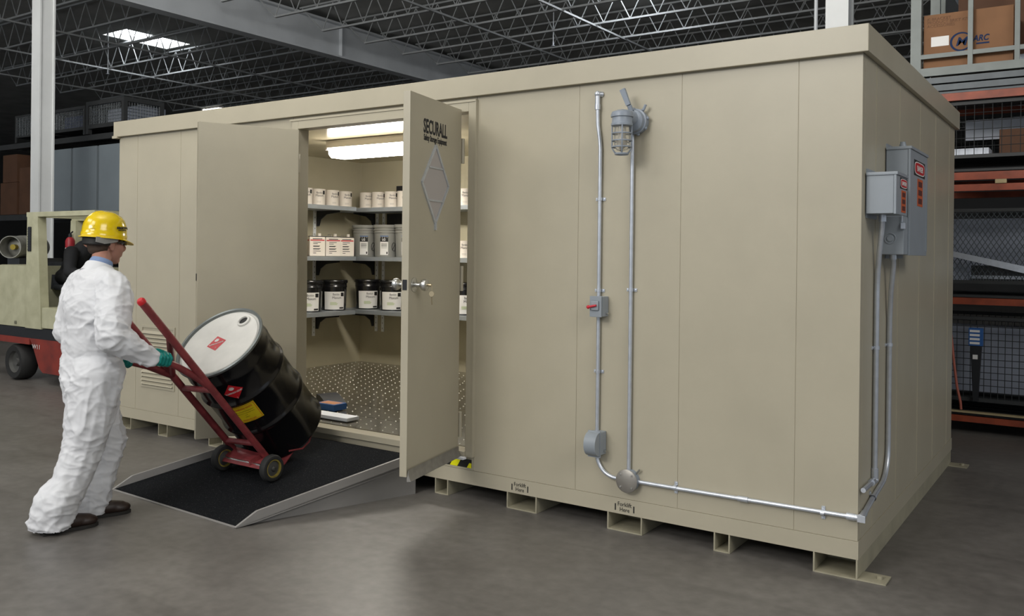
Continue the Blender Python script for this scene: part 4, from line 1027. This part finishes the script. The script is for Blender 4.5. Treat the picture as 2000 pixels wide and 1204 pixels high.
# rectangular solvent cans
def make_jug(label, loc, rz):
    t = thing('solvent_can', label, 'solvent can', loc, 'red-banded solvent cans', rz); wx, wy, hh_ = .058, .084, .205
    b = MB(); b.box(-wx, wx, -wy, wy, 0, hh_, .012); b.build('can_body', M['can'], t, local=True)
    MB().box(-wx+.006, wx-.006, -wy+.006, wy-.006, hh_, hh_+.008, .003).build('can_top', M['blacksteel'], t, local=True)
    MB().lathe([(0, 0), (.018, 0), (.018, .026), (.013, .030), (0, .030)], 14, (0, .03, hh_+.008)).build('cap', M['can'], t, local=True)
    MB().tube([(0, -.05, hh_+.008), (0, -.045, hh_+.028), (0, -.015, hh_+.028), (0, -.01, hh_+.008)], .004, 6).build('handle', M['steel'], t, local=True)
    b = MB(); b.box(wx, wx+.0006, -wy+.01, wy-.01, hh_-.042, hh_-.030); b.box(-wx+.01, wx-.01, -wy-.0006, -wy, hh_-.042, hh_-.030); b.build('red_band', M['redlab'], t, local=True)
    b = MB()
    for z, w_ in ((.145, .05), (.128, .03), (.105, .045), (.100, .04), (.078, .048), (.070, .042), (.05, .05), (.03, .02)): b.box(wx, wx+.0006, -.045, -.045+w_*1.6, z, z+.006)
    b.box(wx, wx+.0006, -.05, .05, hh_-.026, hh_-.018)
    b.build('print_lines', M['greyprint'], t, local=True)
    return t
p = None
for x, y, lab in ((-5.96, 2.03, 'solvent can with a red band, nearest the door jamb on the middle shelf'), (-5.96, 2.26, 'solvent can with a red band, between its two neighbours on the middle shelf'), (-5.96, 2.46, 'solvent can with a red band, next to the grey buckets')):
    if p is None: p = make_jug(lab, (x, y, SZ[1]+.001), ANG+.25)
    else: dup(p, (x, y, SZ[1]+.001), lab, ANG+.25)
# grey buckets
def make_bucket(label, loc, rz):
    t = thing('plastic_bucket', label, 'bucket', loc, 'grey buckets on the middle shelf', rz)
    MB().lathe([(0, 0), (.118, 0), (.122, .01), (.131, .25), (.131, .262), (.139, .264), (.139, .272), (.132, .274), (.133, .292), (.141, .294), (.141, .302), (.134, .304), (.134, .32)], 32, cap=False).build('bucket_body', M['bucket'], t, local=True)
    MB().lathe([(.134, .318), (.144, .318), (.146, .325), (.146, .345), (.140, .352), (.12, .350), (0, .348)], 32, cap=False).build('lid', M['bucket'], t, local=True)
    b = MB(); arc_patch(b, .127, -.60, .10, .02, .165); b.build('label_sheet', M['whitelab'], t, local=True)
    b = MB(); arc_patch(b, .1285, -.60, .10, .165, .222); b.build('label_head', M['black'], t, local=True)
    b = MB(); arc_patch(b, .130, -.60, .10, .222, .230); b.build('blue_edge', M['bluelab'], t, local=True)
    arc_text('LG', .1295, -.28, .178, .034, M['whitelab'], t, .9, .001)
    b = MB()
    for z in (.145, .138, .131, .124, .117, .11, .095): arc_patch(b, .1275, -.5, 0, z, z+.003)
    arc_patch(b, .1275, -.05, .05, .03, .055); b.build('print_lines', M['greyprint'], t, local=True)
    b = MB(); pts_ = [(.1315*math.cos(a), .1315*math.sin(a), .11+.045*math.sin(w_)) for a, w_ in [(.62+.2*math.cos(2*PI*i/20), 2*PI*i/20) for i in range(21)]]
    b.tube(pts_, .003, 5); b.tube([(.1315*math.cos(.45), .1315*math.sin(.45), .075), (.1315*math.cos(.8), .1315*math.sin(.8), .145)], .003, 5); b.build('warning_mark', M['greyprint'], t, local=True)
    return t
p = None
for x, lab in ((-5.95, 'grey lidded bucket at the corner end of the middle shelf'), (-5.63, 'grey lidded bucket second from the corner, with its label facing out'), (-5.32, 'grey lidded bucket partly hidden by the open door edge')):
    if p is None: p = make_bucket(lab, (x, 2.755, SZ[1]+.0005), ANG+.15)
    else: dup(p, (x, 2.755, SZ[1]+.0005), lab, ANG+.05)
# black pails
def make_pail(label, loc, rz):
    t = thing('black_pail', label, 'pail', loc, 'black pails on the bottom shelf', rz); 
    MB().lathe([(0, 0), (.128, 0), (.132, .006), (.138, .22), (.138, .25), (.142, .252), (.142, .262), (.139, .266), (.139, .30)], 32, cap=False).build('pail_body', M['pail'], t, local=True)
    MB().lathe([(.139, .298), (.147, .298), (.150, .306), (.150, .322), (.144, .330), (.125, .326), (0, .324)], 32, cap=False).build('lid', M['pail'], t, local=True)
    b = MB(); vs = []; n = 14; a0, a1 = -.85, .85
    for z, r in ((.012, .1333), (.205, .1388)): vs.append([b.v((r*math.cos(a0+(a1-a0)*i/n), r*math.sin(a0+(a1-a0)*i/n), z)) for i in range(n+1)])
    for i in range(n): b.f([vs[0][i], vs[0][i+1], vs[1][i+1], vs[1][i]])
    lb = b.build('label_sheet', M['whitelab'], t, local=True)
    b = MB(); arc_patch(b, .1385, .5, .78, .155, .195); b.build('label_mark', M['black'], lb, local=True)
    b = MB(); arc_patch(b, .1355, .4, .78, .02, .037); b.build('label_mark', M['black'], lb, local=True)
    arc_text('Benkin', .138, .12, .165, .034, M['greyprint'], lb, .8, 0, .0022); arc_text('Maxum', .138, .18, .128, .038, M['greyprint'], lb, .9, 0, .0015)
    b = MB()
    for z, k in ((.085, .5), (.074, .6), (.063, .55)): arc_patch(b, .1365, -.35, -.35+k, z, z+.006)
    b.build('green_print', M['greenlab'], lb, local=True)
    return t
p = None
for x, y, z, ro, lab in ((-6.0, 1.97, 0, .05, 'black pail on the end-wall bottom shelf, cut off by the door jamb'), (-6.0, 2.33, 0, .1, 'black pail on the end-wall bottom shelf, next to the inside corner'),
                    (-5.90, 2.755, 0, .05, 'black pail on the rear-wall bottom shelf, closest to the inside corner'), (-5.53, 2.755, 0, -.1, 'black pail on the rear-wall bottom shelf, behind the door knob'), (-4.53, 2.755, 0, 0, 'black pail on the bottom shelf, glimpsed through the hinge gap of the open door')):
    if p is None: p = make_pail(lab, (x, y, SZ[2]+.001), ANG+ro)
    else: dup(p, (x, y, SZ[2]+.001), lab, ANG+ro)
# ceiling light
t = thing('ceiling_light', 'long fluorescent ceiling light glowing inside the storage building', 'light', (-4.4, 1.4, 2.62))
MB().box(-5.04, -3.74, 1.27, 1.53, 2.548, 2.618, .006).build('housing', M['fixture'], t)
b = MB(); b.prism([(-.125, 2.548), (.125, 2.548), (.115, 2.49), (.085, 2.462), (-.085, 2.462), (-.115, 2.49)], (-5.015, 1.40, 0), (0, 1, 0), (0, 0, 1), (1.25, 0, 0)); b.build('diffuser', M['lensglow'], t)
b = MB(); b.box(-5.045, -5.02, 1.265, 1.535, 2.53, 2.552); b.box(-3.76, -3.735, 1.265, 1.535, 2.53, 2.552); b.build('end_cap', M['fixture'], t)
# things on the plate floor by the sill
b = MB(); b.box(-4.04, -3.64, .17, .30, .326, .352, .004); tag(b.build('paper_packet', M['paper']), 'flat white paper packet lying on the plate floor just inside the sill', 'packet')
t = thing('carton', 'small blue and orange carton on the plate floor behind the packet', 'carton', (-4.12, .50, .326))
MB().box(-4.24, -4.03, .42, .56, .326, .375, .003).build('carton_body', M['bluelab'], t); MB().box(-4.22, -4.05, .44, .54, .375, .3765).build('carton_top', mat('orange_carton_top', (.5, .22, .10), .6), t)
b = MB(); b.prism([(-.13, 0), (.13, 0), (.13, .012), (-.05, .075), (-.13, .08)], (-4.3, .55, .326), (.83, -.3, 0), (0, 0, 1), (.06, .16, 0)); tag(b.build('dustpan', M['blacksteel']), 'dark grey dustpan on the plate floor behind the drum', 'dustpan')
MB().box(-2.44, -2.38, -.07, -.035, .268, .282).build('white_tab', M['paper']); tag(bpy.context.scene.objects[-1], 'small white door stop by the hinge corner above the hazard tape', 'door stop')

# ================================================================ forklift behind the worker
FY0, FY1 = .85, 1.90
FK = thing('forklift', 'old cream and red propane forklift parked behind the worker', 'forklift', (-9.2, 1.4, 0))
b = MB(); b.prism([(-10.75, .645), (-9.62, .645), (-9.62, 1.375), (-10.2, 1.385), (-10.6, 1.34), (-10.75, 1.15)], (0, FY0+.02, 0), (1, 0, 0), (0, 0, 1), (0, FY1-FY0-.04, 0)); b.build('counterweight', M['cream'], FK)
def pillar(xb0, xb1, xt0, xt1, y0, y1, z0=.645, z1=1.96):
    b = MB(); b.hexa([(xb0, y0, z0), (xb1, y0, z0), (xb1, y1, z0), (xb0, y1, z0), (xt0, y0, z1), (xt1, y0, z1), (xt1, y1, z1), (xt0, y1, z1)]); return b.build('guard_pillar', M['cream'], FK)
pillar(-9.605, -9.245, -9.58, -9.345, FY0, FY0+.10); pillar(-10.36, -10.22, -10.34, -10.22, FY1-.1, FY1, 1.37)
pillar(-7.98, -7.88, -8.25, -8.15, FY0, FY0+.08); pillar(-7.98, -7.88, -8.25, -8.15, FY1-.08, FY1)
b = MB(); b.box(-9.60, -8.16, FY0, FY0+.08, 1.955, 2.012, .006); b.box(-10.36, -8.16, FY1-.08, FY1, 1.955, 2.012, .006); b.box(-9.60, -9.52, FY0+.08, FY1-.08, 1.955, 2.012); b.box(-8.24, -8.16, FY0+.08, FY1-.08, 1.955, 2.012)
for i in range(7): b.box(-9.36+i*.16, -9.33+i*.16, FY0+.08, FY1-.08, 1.97, 2.0)
b.build('overhead_guard', M['cream'], FK)
b = MB(); b.box(-9.545, -9.475, FY0-.012, FY0, 1.55, 1.84, .006)
for i in range(9): b.box(-9.54, -9.48, FY0-.016, FY0-.010, 1.565+i*.030, 1.583+i*.030)
b.build('guard_vent', M['blacksteel'], FK)
MB().box(-9.235, -8.0, FY0, FY0+.40, .66, .90, .01).build('step_panel', M['cream'], FK)
MB().box(-9.25, -8.6, FY0+.41, FY1-.1, .66, 1.08, .01).build('engine_cover', M['cream'], FK)
MB().box(-9.62, -9.0, FY1-.5, FY1-.05, 1.08, 1.36, .01).build('rear_hood', M['cream'], FK)
MB().box(-10.7, -7.6, FY0+.02, FY1-.02, .525, .65).build('frame_rail', M['blacksteel'], FK)
b = MB(); b.prism([(-9.52, .525), (-7.6, .525), (-7.6, .14), (-9.22, .14), (-9.30, .19), (-9.46, .46)], (0, FY0+.01, 0), (1, 0, 0), (0, 0, 1), (0, FY1-FY0-.02, 0)); b.prism([(-10.7, .525), (-9.52, .525), (-9.52, .45), (-10.7, .45)], (0, FY0+.01, 0), (1, 0, 0), (0, 0, 1), (0, FY1-FY0-.02, 0)); b.build('chassis', M['lift_red'], FK)
text('lettering', '10', .06, (-9.86, FY0+.012, .675), (1, 0, 0), (0, 0, 1), M['black'], FK, 1.1)
text('lettering', 'W11', .075, (-9.35, FY0+.002, .41), (1, 0, 0), (0, 0, 1), M['whitelab'], FK, 1.2)
for xc, r, y0 in ((-9.89, .215, FY0+.02), (-9.89, .215, FY1-.20), (-7.85, .28, FY0-.02), (-7.85, .28, FY1-.18)):
    wl = MB().lathe([(r*.6, .0), (r*.9, -.01), (r, .02), (r, .16), (r*.9, .19), (r*.6, .18)], 32, (xc, y0, r+.002), (0, 1, 0), cap=False).build('wheel', M['rubber'], FK)
    MB().lathe([(0, .03), (r*.2, .02), (r*.25, .05), (r*.55, .04), (r*.62, .0), (r*.62, .18), (0, .18)], 24, (xc, y0, r+.002), (0, 1, 0)).build('hub', M['grey_hub'], wl)
# propane tank lying on the counterweight, its ring collar towards the rear
ta = V((-.55, .83, .0)).normalized(); tp0 = V((-10.52, 1.15, 1.60))
MB().lathe([(0, .07), (.06, .07), (.12, .10), (.150, .16), (.152, .25), (.152, .54), (.14, .62), (.08, .67), (0, .68)], 28, tp0, ta).build('propane_tank', M['tank'], FK)
pt = bpy.context.scene.objects[-1]
b = MB(); b.lathe([(.132, -.06), (.142, -.06), (.142, .14), (.132, .14)], 28, tp0, ta, cap=False); b.build('tank_collar', M['tank'], pt)
MB().lathe([(0, .0), (.035, .0), (.035, .07), (0, .08)], 14, tp0, ta).build('tank_valve', mat('brass_valve', (.35, .26, .04), .4, .5), pt)
b = MB(); b.box(-10.75, -10.45, 1.2, 1.75, 1.36, 1.46); b.build('tank_bracket', M['blacksteel'], FK)
MB().tube([(-9.72, 1.1, 1.40), (-9.70, 1.1, 1.90)], .035, 8).build('exhaust_stack', mat('bracket_red', (.16, .02, .02), .5), FK)
b = MB(); b.box(-9.55, -9.05, 1.14, 1.66, 1.085, 1.15, .03); b.hexa([(-9.66, 1.16, 1.10), (-9.53, 1.16, 1.10), (-9.53, 1.64, 1.10), (-9.66, 1.64, 1.10), (-9.80, 1.18, 1.42), (-9.70, 1.18, 1.42), (-9.70, 1.62, 1.42), (-9.80, 1.62, 1.42)])
b.build('driver_seat', M['jean'], FK)
b = MB(); b.tube([(-8.45, 1.38, .95), (-8.62, 1.38, 1.27)], .02, 8); b.tube([V((-8.64, 1.38, 1.28))+V((.0, math.cos(2*PI*i/20), 0))*.17+V((.5, 0, .86))*.17*math.sin(2*PI*i/20) for i in range(21)], .013, 8); b.build('steering_wheel', M['blacksteel'], FK)
b = MB()
for y in (1.05, 1.53): b.box(-7.55, -7.45, y, y+.10, .06, 2.1)
b.box(-7.53, -7.47, 1.05, 1.63, 2.0, 2.1); b.box(-7.53, -7.47, 1.05, 1.63, .9, 1.0); b.build('mast', M['blacksteel'], FK)
for y in (1.0, 1.57):
    b = MB(); b.box(-7.44, -6.7, y, y+.11, .05, .09); b.box(-7.44, -7.39, y, y+.11, .05, .6); b.build('fork', M['blacksteel'], FK)
# extinguisher strapped to the far pillar
ec = V((-10.27, 1.755, 1.48))
t = thing('fire_extinguisher', 'small red fire extinguisher with a white label strapped inside the forklift', 'fire extinguisher', ec)
MB().lathe([(0, 0), (.052, 0), (.058, .01), (.058, .21), (.042, .245), (.02, .26), (0, .26)], 20, ec).build('cylinder', M['fire'], t)
b = MB(); b.lathe([(.0590, .03), (.0590, .12)], 20, ec, cap=False); b.build('label_sheet', M['whitelab'], t)
b = MB(); b.lathe([(0, .25), (.022, .26), (.022, .30), (0, .30)], 12, ec); b.tube([ec+V((0, 0, .30)), ec+V((.06, 0, .33))], .01, 6); b.tube([ec+V((-.02, -.0, .28)), ec+V((-.08, -.01, .2)), ec+V((-.07, -.02, .06))], .008, 6); b.build('valve_hose', M['blacksteel'], t)
# driver
def dv(x, y, z): return V((x-.36, y-.24, z-.16))
D = thing('person', 'person in dark work clothes sitting in the forklift seat, mostly hidden behind the worker', 'person', dv(-9.2, 1.62, 1.3))
blob('body', [[(dv(-9.22, 1.64, 1.38), .12), (dv(-9.10, 1.64, 1.58), .12), (dv(-8.90, 1.63, 1.74), .08), (dv(-8.83, 1.62, 1.84), .055)],
              [(dv(-8.90, 1.45, 1.70), .06), (dv(-8.85, 1.40, 1.47), .05), (dv(-8.60, 1.52, 1.42), .038)], [(dv(-8.90, 1.80, 1.70), .06), (dv(-8.85, 1.84, 1.47), .05), (dv(-8.60, 1.76, 1.42), .038)],
              [(dv(-9.2, 1.53, 1.38), .09), (dv(-8.78, 1.47, 1.40), .072), (dv(-8.72, 1.44, 1.10), .05)], [(dv(-9.2, 1.74, 1.38), .09), (dv(-8.78, 1.76, 1.40), .072), (dv(-8.72, 1.80, 1.10), .05)]],
     [(dv(-8.78, 1.62, 1.96), (.098, .078, .118)), (dv(-8.685, 1.62, 1.94), (.018, .014, .02))], .012, 3, M['skin'], D)
blob('work_clothes', [[(dv(-9.22, 1.64, 1.40), .165), (dv(-9.10, 1.64, 1.58), .165), (dv(-8.92, 1.63, 1.735), .125)],
              [(dv(-8.90, 1.45, 1.70), .085), (dv(-8.85, 1.40, 1.47), .068), (dv(-8.72, 1.48, 1.44), .055)], [(dv(-8.90, 1.80, 1.70), .085), (dv(-8.85, 1.84, 1.47), .068), (dv(-8.72, 1.78, 1.44), .055)],
              [(dv(-9.2, 1.53, 1.40), .11), (dv(-8.78, 1.47, 1.40), .092), (dv(-8.72, 1.44, 1.10), .07)], [(dv(-9.2, 1.74, 1.40), .11), (dv(-8.78, 1.76, 1.40), .092), (dv(-8.72, 1.80, 1.10), .07)]],
     [], .014, 4, M['darkcloth'], D)
blob('hair', [], [(dv(-8.80, 1.62, 1.985), (.103, .084, .112))], .010, 2, M['hair'], D, cut=lambda q: q.z < 1.79 and q.x > -9.18)
for y in (1.44, 1.80): MB().box(-9.15, -8.90, y-.24-.045, y-.24+.045, .82, .90, .02).build('boot', M['boot'], D)

# ================================================================ storage racks
def mesh_panel(b, o, u, v, w_, h_, nu, nv, r=.003):
    o, u, v = V(o), V(u), V(v)
    for i in range(nu+1): b.tube([o+u*(w_*i/nu), o+u*(w_*i/nu)+v*h_], r, 4, cap=False)
    for j in range(nv+1): b.tube([o+v*(h_*j/nv), o+v*(h_*j/nv)+u*w_], r, 4, cap=False)
def wire_crate(label, x0, x1, y0, y1, z0, z1, frame, wire, cell=.05, group=None, diamond=False, legs=.1, fr=.03, sides=('f', 'r', 'l', 'b'), wr=.0032):
    t = thing('wire_crate', label, 'crate', ((x0+x1)/2, (y0+y1)/2, z0), group)
    b = MB(); s_ = fr
    for x in (x0, x1-s_):
        for y in (y0, y1-s_): b.box(x, x+s_, y, y+s_, z0, z1)
    for z in (z0+legs, z1-s_):
        for y in (y0, y1-s_): b.box(x0+s_, x1-s_, y, y+s_, z, z+s_)
        for x in (x0, x1-s_): b.box(x, x+s_, y0+s_, y1-s_, z, z+s_)
    b.box(x0+s_, x1-s_, y0+s_, y1-s_, z0+legs, z0+legs+.01)
    b.build('crate_frame', frame, t)
    zz0, hh_ = z0+legs+s_, z1-z0-legs-2*s_
    for sd in sides:
        b = MB()
        if sd in 'fb':
            y = y0+s_/2 if sd == 'f' else y1-s_/2; w_ = x1-x0-2*s_; o, u = (x0+s_, y, zz0), (1, 0, 0)
        else:
            x = x0+s_/2 if sd == 'l' else x1-s_/2; w_ = y1-y0-2*s_; o, u = (x, y0+s_, zz0), (0, 1, 0)
        if diamond:
            o, u = V(o), V(u); dx, dz = cell, cell*1.6; n = int(w_/dx)+int(hh_/dz*1.0)+2; k = hh_/dz*dx
            for i in range(-int(k/dx)-1, int(w_/dx)+2):
                for sg in (1, -1):
                    a0 = i*dx if sg > 0 else i*dx+k; a1 = a0+sg*k
                    t0, t1 = 0, 1
                    lo, hi = (0-a0)/(a1-a0), (w_-a0)/(a1-a0); lo, hi = min(lo, hi), max(lo, hi); t0, t1 = max(0, lo), min(1, hi)
                    if t1-t0 > .02: b.tube([o+u*(a0+(a1-a0)*t0)+V((0, 0, hh_*t0)), o+u*(a0+(a1-a0)*t1)+V((0, 0, hh_*t1))], wr, 4, cap=False)
        else: mesh_panel(b, o, u, (0, 0, 1), w_, hh_, max(2, int(w_/cell)), max(2, int(hh_/cell)), wr)
        b.build('wire_panel', wire, t)
    return t
def plain(name, label, cat, m, x0, x1, y0, y1, z0, z1, bev=.006, group=None):
    return tag(MB().box(x0, x1, y0, y1, z0, z1, bev).build(name, m), label, cat, group)
# --- rack behind the building
RY = 4.40
t = thing('pallet_rack', 'tall pallet rack with orange beams standing behind the tan building', 'pallet rack', (.9, 4.95, 0))
for x in (-.56, 2.2):
    b = MB(); b.box(x, x+.09, RY-.02, RY+.07, 0, 5.4); b.box(x, x+.09, RY+1.05, RY+1.14, 0, 5.4)
    for k in range(5): b.tube([(x+.045, RY+.05, .3+k*1.0), (x+.045, RY+1.08, .8+k*1.0)], .018, 6)
    b.build('upright_frame', M['rackgrey'], t)
for z, hh_ in ((.105, .055), (1.17, .06), (2.20, .06), (2.30, .07), (3.03, .07)):
    for y in (RY, RY+1.05):
        MB().box(-.47, 2.2, y, y+.045, z, z+hh_).build('beam', M['rackorange'], t)
for z in (.165, 1.235, 2.38, 3.105):
    b = MB()
    for k in range(6): b.box(-.47, 2.2, RY+.02+k*.175, RY+.17+k*.175, z, z+.022)
    b.build('shelf_decking', M['racksteel'] if z > 3 else M['rackdark'], t)
b = MB()
for z in (3.13, 3.20): b.box(-.47, 2.2, RY-.01, RY+.10, z, z+.055)
b.build('stringer', M['racksteel'], t)
# top level: steel cradle with the cardboard box
t = thing('steel_cradle', 'grey steel post cradle holding the large cardboard box high on the rack', 'cradle', (.2, 4.9, 3.28))
b = MB(); z0 = 3.27
b.box(-.47, 1.2, RY-.03, RY+.03, z0, z0+.075); b.build('bottom_rail', M['rackgrey'], t); MB().box(-.47, 1.2, RY+.9, RY+.96, z0, z0+.075).build('bottom_rail', M['rackgrey'], t)
MB().box(-.47, 1.2, RY-.02, RY+.01, z0+.165, z0+.205).build('middle_rail', M['rackgrey'], t); MB().box(-.47, 1.2, RY+.93, RY+.96, z0+.165, z0+.205).build('middle_rail', M['rackgrey'], t)
for x, y in ((-.08, RY-.026), (.29, RY-.026), (-.44, RY+.905), (.02, RY+.925), (1.15, RY-.026)):
    MB().box(x, x+.04, y, y+.04, z0+.075, z0+1.3).build('post', M['rackgrey'], t)
t = thing('cardboard_box', 'large brown cardboard box with a navy logo and white label, high on the rack', 'box', (-.1, 4.7, 3.345))
MB().box(-.46, .275, RY+.05, RY+.62, 3.347, 3.855, .004).build('carton_body', M['card'], t)
b = MB(); b.box(-.46, .275, RY+.33, RY+.345, 3.855, 3.856); b.build('flap_seam', M['cardbrown'], t)
b = MB(); b.box(-.395, -.245, RY+.048, RY+.05, 3.555, 3.645); b.build('address_label', M['whitelab'], t)
b = MB(); cxx, czz = -.145, 3.575
for i in range(26):
    a0, a1 = .55+i*(2*PI-1.1)/26, .55+(i+1)*(2*PI-1.1)/26
    q = lambda a, r: (cxx+math.cos(a)*r*1.05, 0, czz+math.sin(a)*r)
    w_ = .010+.008*math.sin((a0-.55)/(2*PI-1.1)*PI)
    b.hexa([V(q(a0, .088-w_))+V((0, RY+.048, 0)), V(q(a1, .088-w_))+V((0, RY+.048, 0)), V(q(a1, .088-w_))+V((0, RY+.05, 0)), V(q(a0, .088-w_))+V((0, RY+.05, 0)), V(q(a0, .088))+V((0, RY+.048, 0)), V(q(a1, .088))+V((0, RY+.048, 0)), V(q(a1, .088))+V((0, RY+.05, 0)), V(q(a0, .088))+V((0, RY+.05, 0))])
b.box(-.02, .085, RY+.048, RY+.05, 3.535, 3.549)
b.build('logo_ring', M['logo'], t)
text('lettering', 'M', .11, (-.145, RY+.0475, 3.54), (1, 0, 0), (0, 0, 1), M['logo'], t, 1.1, .0015, shear=.25)
text('lettering', 'ARC', .075, (.015, RY+.0475, 3.565), (1, 0, 0), (0, 0, 1), M['logo'], t, .85, .002, shear=.25)
text('lettering', 'K-BRACKET\nPRODUCT BRKT KIT\nACCESSORIES', .038, (-.43, RY+.0475, 3.80), (1, 0, 0), (0, 0, 1), mat('faint_print', (.17, .085, .045), .8), t, 1.0, 0, 'LEFT')
plain('cardboard_box', 'plain dark cardboard box behind the logo box on the rack top', 'box', M['cardbrown'], -.25, .9, RY+.66, RY+.88, 3.347, 4.2)
plain('flat_box', 'pale flat carton beside the logo box at the picture edge', 'box', M['box_white'], .30, .75, RY+.12, RY+.6, 3.347, 3.42)
# level three crate and contents
wire_crate('dark wire crate with a white carton inside, under the top rack level', -.35, 1.1, RY+.04, RY+.98, 2.403, 3.02, M['rackdark'], M['rackdark'], .07)
plain('white_carton', 'low white carton sitting in the dark wire crate beside the tan building', 'box', M['box_white'], -.32, .085, RY+.12, RY+.5, 2.52, 2.60)
plain('translucent_sheet', 'pale translucent sheet standing at the back of the dark wire crate', 'panel', M['box_white'], -.2, .9, RY+.86, RY+.88, 2.76, 2.96, 0)
plain('dark_carton', 'dark brown carton inside the wire crate under the pale sheet', 'box', M['cardbrown'], .15, 1.0, RY+.3, RY+.8, 2.52, 2.78)
plain('wood_block', 'small pale wood block resting on the lower orange beam', 'block', M['wood'], .15, .24, RY-.012, RY+.03, 2.262, 2.298, .002)
# level two: expanded metal basket
wire_crate('expanded-metal basket with diagonal steel strips on the middle rack level', -.40, 1.1, RY+.04, RY+.98, 1.26, 2.04, M['rackdark'], M['racksteel'], .045, diamond=True)
plain('grey_sheet', 'blue-grey sheet leaning at the back of the expanded-metal basket', 'panel', M['sheetgrey'], -.3, 1.0, RY+.82, RY+.84, 1.52, 1.98, 0)
b = MB(); b.hexa([(-.20, RY-.005, 1.605), (.75, RY-.005, 1.37), (.75, RY+.02, 1.37), (-.20, RY+.02, 1.605), (-.20, RY-.005, 1.655), (.75, RY-.005, 1.44), (.75, RY+.02, 1.44), (-.20, RY+.02, 1.655)]); tag(b.build('steel_strip', M['galv']), 'shiny perforated steel strip sloping across the front of the basket', 'strip')
b = MB(); b.box(-.1, .9, RY+.3, RY+.36, 1.40, 1.43); tag(b.build('steel_bar', M['galv']), 'thin steel bar lying level inside the expanded-metal basket', 'bar')
plain('small_white_box', 'small pale box in the basket corner next to the tan building', 'box', M['sheetgrey'], -.3, -.08, RY+.16, RY+.4, 1.38, 1.56)
# level one
wire_crate('bottom-level wire crate holding pale sheets, behind the tan building', -.40, 1.1, RY+.04, RY+.98, .19, 1.06, M['rackdark'], M['rackdark'], .055)
plain('pale_sheets', 'stack of pale grey-blue sheets standing in the bottom wire crate', 'sheets', M['sheetgrey'], -.3, 1.0, RY+.3, RY+.55, .34, .96, .01)
t = thing('clamp_tool', 'dark hand tool with blue and white head hanging on the bottom wire crate', 'tool', (.03, RY-.01, .7))
b = MB(); b.hexa([(-.005, RY-.02, .30), (.035, RY-.02, .30), (.035, RY+.03, .30), (-.005, RY+.03, .30), (-.03, RY-.02, .80), (.06, RY-.02, .80), (.06, RY+.03, .80), (-.03, RY+.03, .80)]); b.build('handle', M['blacksteel'], t)
MB().box(-.045, .07, RY-.025, RY+.03, .80, .96, .006).build('head', M['bluelab'], t)
b = MB()
for k in range(4): b.box(-.035, .045, RY-.028, RY-.024, .815+k*.036, .835+k*.036)
b.box(-.01, .03, RY-.025, RY-.02, .68, .72); b.build('white_tabs', M['whitelab'], t)
b = MB(); b.tube([(-.20, RY-.012, 1.0), (-.16, RY-.016, .62), (-.135, RY-.016, .42), (-.105, RY-.016, .28), (-.10, RY-.014, .216)], .011, 8); tag(b.build('hose', M['hose']), 'faded red hose hanging beside the rear corner of the tan building', 'hose')
plain('skid_board', 'worn board lying across the bottom beam of the rack', 'board', M['wood'], -.30, 1.4, RY-.03, RY+.03, .19, .204, .002)

# --- racks behind the forklift
LY = 5.0
t = thing('pallet_rack', 'dark pallet rack behind the forklift and the white column', 'pallet rack', (-16, 5.5, 0))
for x in (-19.4, -16.98, -13.0):
    b = MB(); b.box(x, x+.1, LY-.05, LY+.05, 0, 3.84); b.box(x, x+.1, LY+1.1, LY+1.2, 0, 3.84); b.build('upright_frame', M['rackdark'], t)
for z in (1.1, 2.18, 3.70):
    for y in (LY-.02, LY+1.1): MB().box(-19.3, -12.9, y, y+.06, z, z+.10).build('beam', M['rackdark'], t)
    b = MB()
    for k in range(6): b.box(-19.3, -12.9, LY+.05+k*.18, LY+.2+k*.18, z+.10, z+.125)
    b.build('shelf_decking', M['rackdark'], t)
for i, (x0, x1, lab) in enumerate(((-16.86, -16.06, 'tall grey panel cabinet on the dark rack, next to the white column'), (-15.99, -15.15, 'tall grey panel cabinet on the dark rack, between two alike'), (-15.07, -14.2, 'tall grey panel cabinet on the dark rack, cut by the end of the tan building'))):
    plain('panel_cabinet', lab, 'cabinet', M['panelgrey'], x0, x1, LY-.03, LY+.9, 2.31, 3.585, .012, 'grey panel cabinets on the dark rack')
gx = (-16.6, -15.66, -14.4, -13.05)
wire_crate('dark wire crate on the rack top, tall one meeting the tan roof edge', -15.58, -14.30, LY, LY+.85, 3.83, 4.46, M['rackdark'], M['racksteel'], .055, 'dark wire crates on the rack top', wr=.006, fr=.08)
wire_crate('dark wire crate on the rack top, holding blue wrapped goods beside the column', -16.9, -15.62, LY, LY+1.05, 3.83, 4.40, M['rackdark'], M['racksteel'], .055, 'dark wire crates on the rack top', wr=.005, fr=.06)
plain('pale_carton', 'pale carton inside the tall dark wire crate on the rack top', 'box', M['sheetgrey'], -15.4, -14.4, LY+.35, LY+.95, 3.96, 4.35)
plain('blue_bundle', 'dark blue wrapped bundle in the wire crate beside the white column', 'bundle', M['plastic_blue'], -16.75, -15.75, LY+.2, LY+.85, 3.95, 4.28, .05)
plain('wire_bundle', 'crumpled pale paper heap on top of the dark blue bundle', 'paper', M['sheetgrey'], -16.2, -15.75, LY+.3, LY+.7, 4.282, 4.42, .05)
wire_crate('dark wire crate on the rack top on the far side of the white column', -18.3, -17.1, LY, LY+1.05, 3.83, 4.4, M['rackdark'], M['racksteel'], .055, 'dark wire crates on the rack top', wr=.005)
for x0, x1, z0, z1, lab in ((-19.0, -18.3, 2.31, 3.0, 'large dark brown carton at the far end of the dark rack, lower of two'), (-18.9, -18.3, 3.005, 3.6, 'dark brown carton at the far end of the dark rack, upper of two'), (-18.2, -17.2, 2.31, 3.3, 'dark brown carton on the dark rack between the column and the stacked pair')):
    plain('carton', lab, 'box', M['cardbrown'], x0, x1, LY+.05, LY+.8, z0, z1)
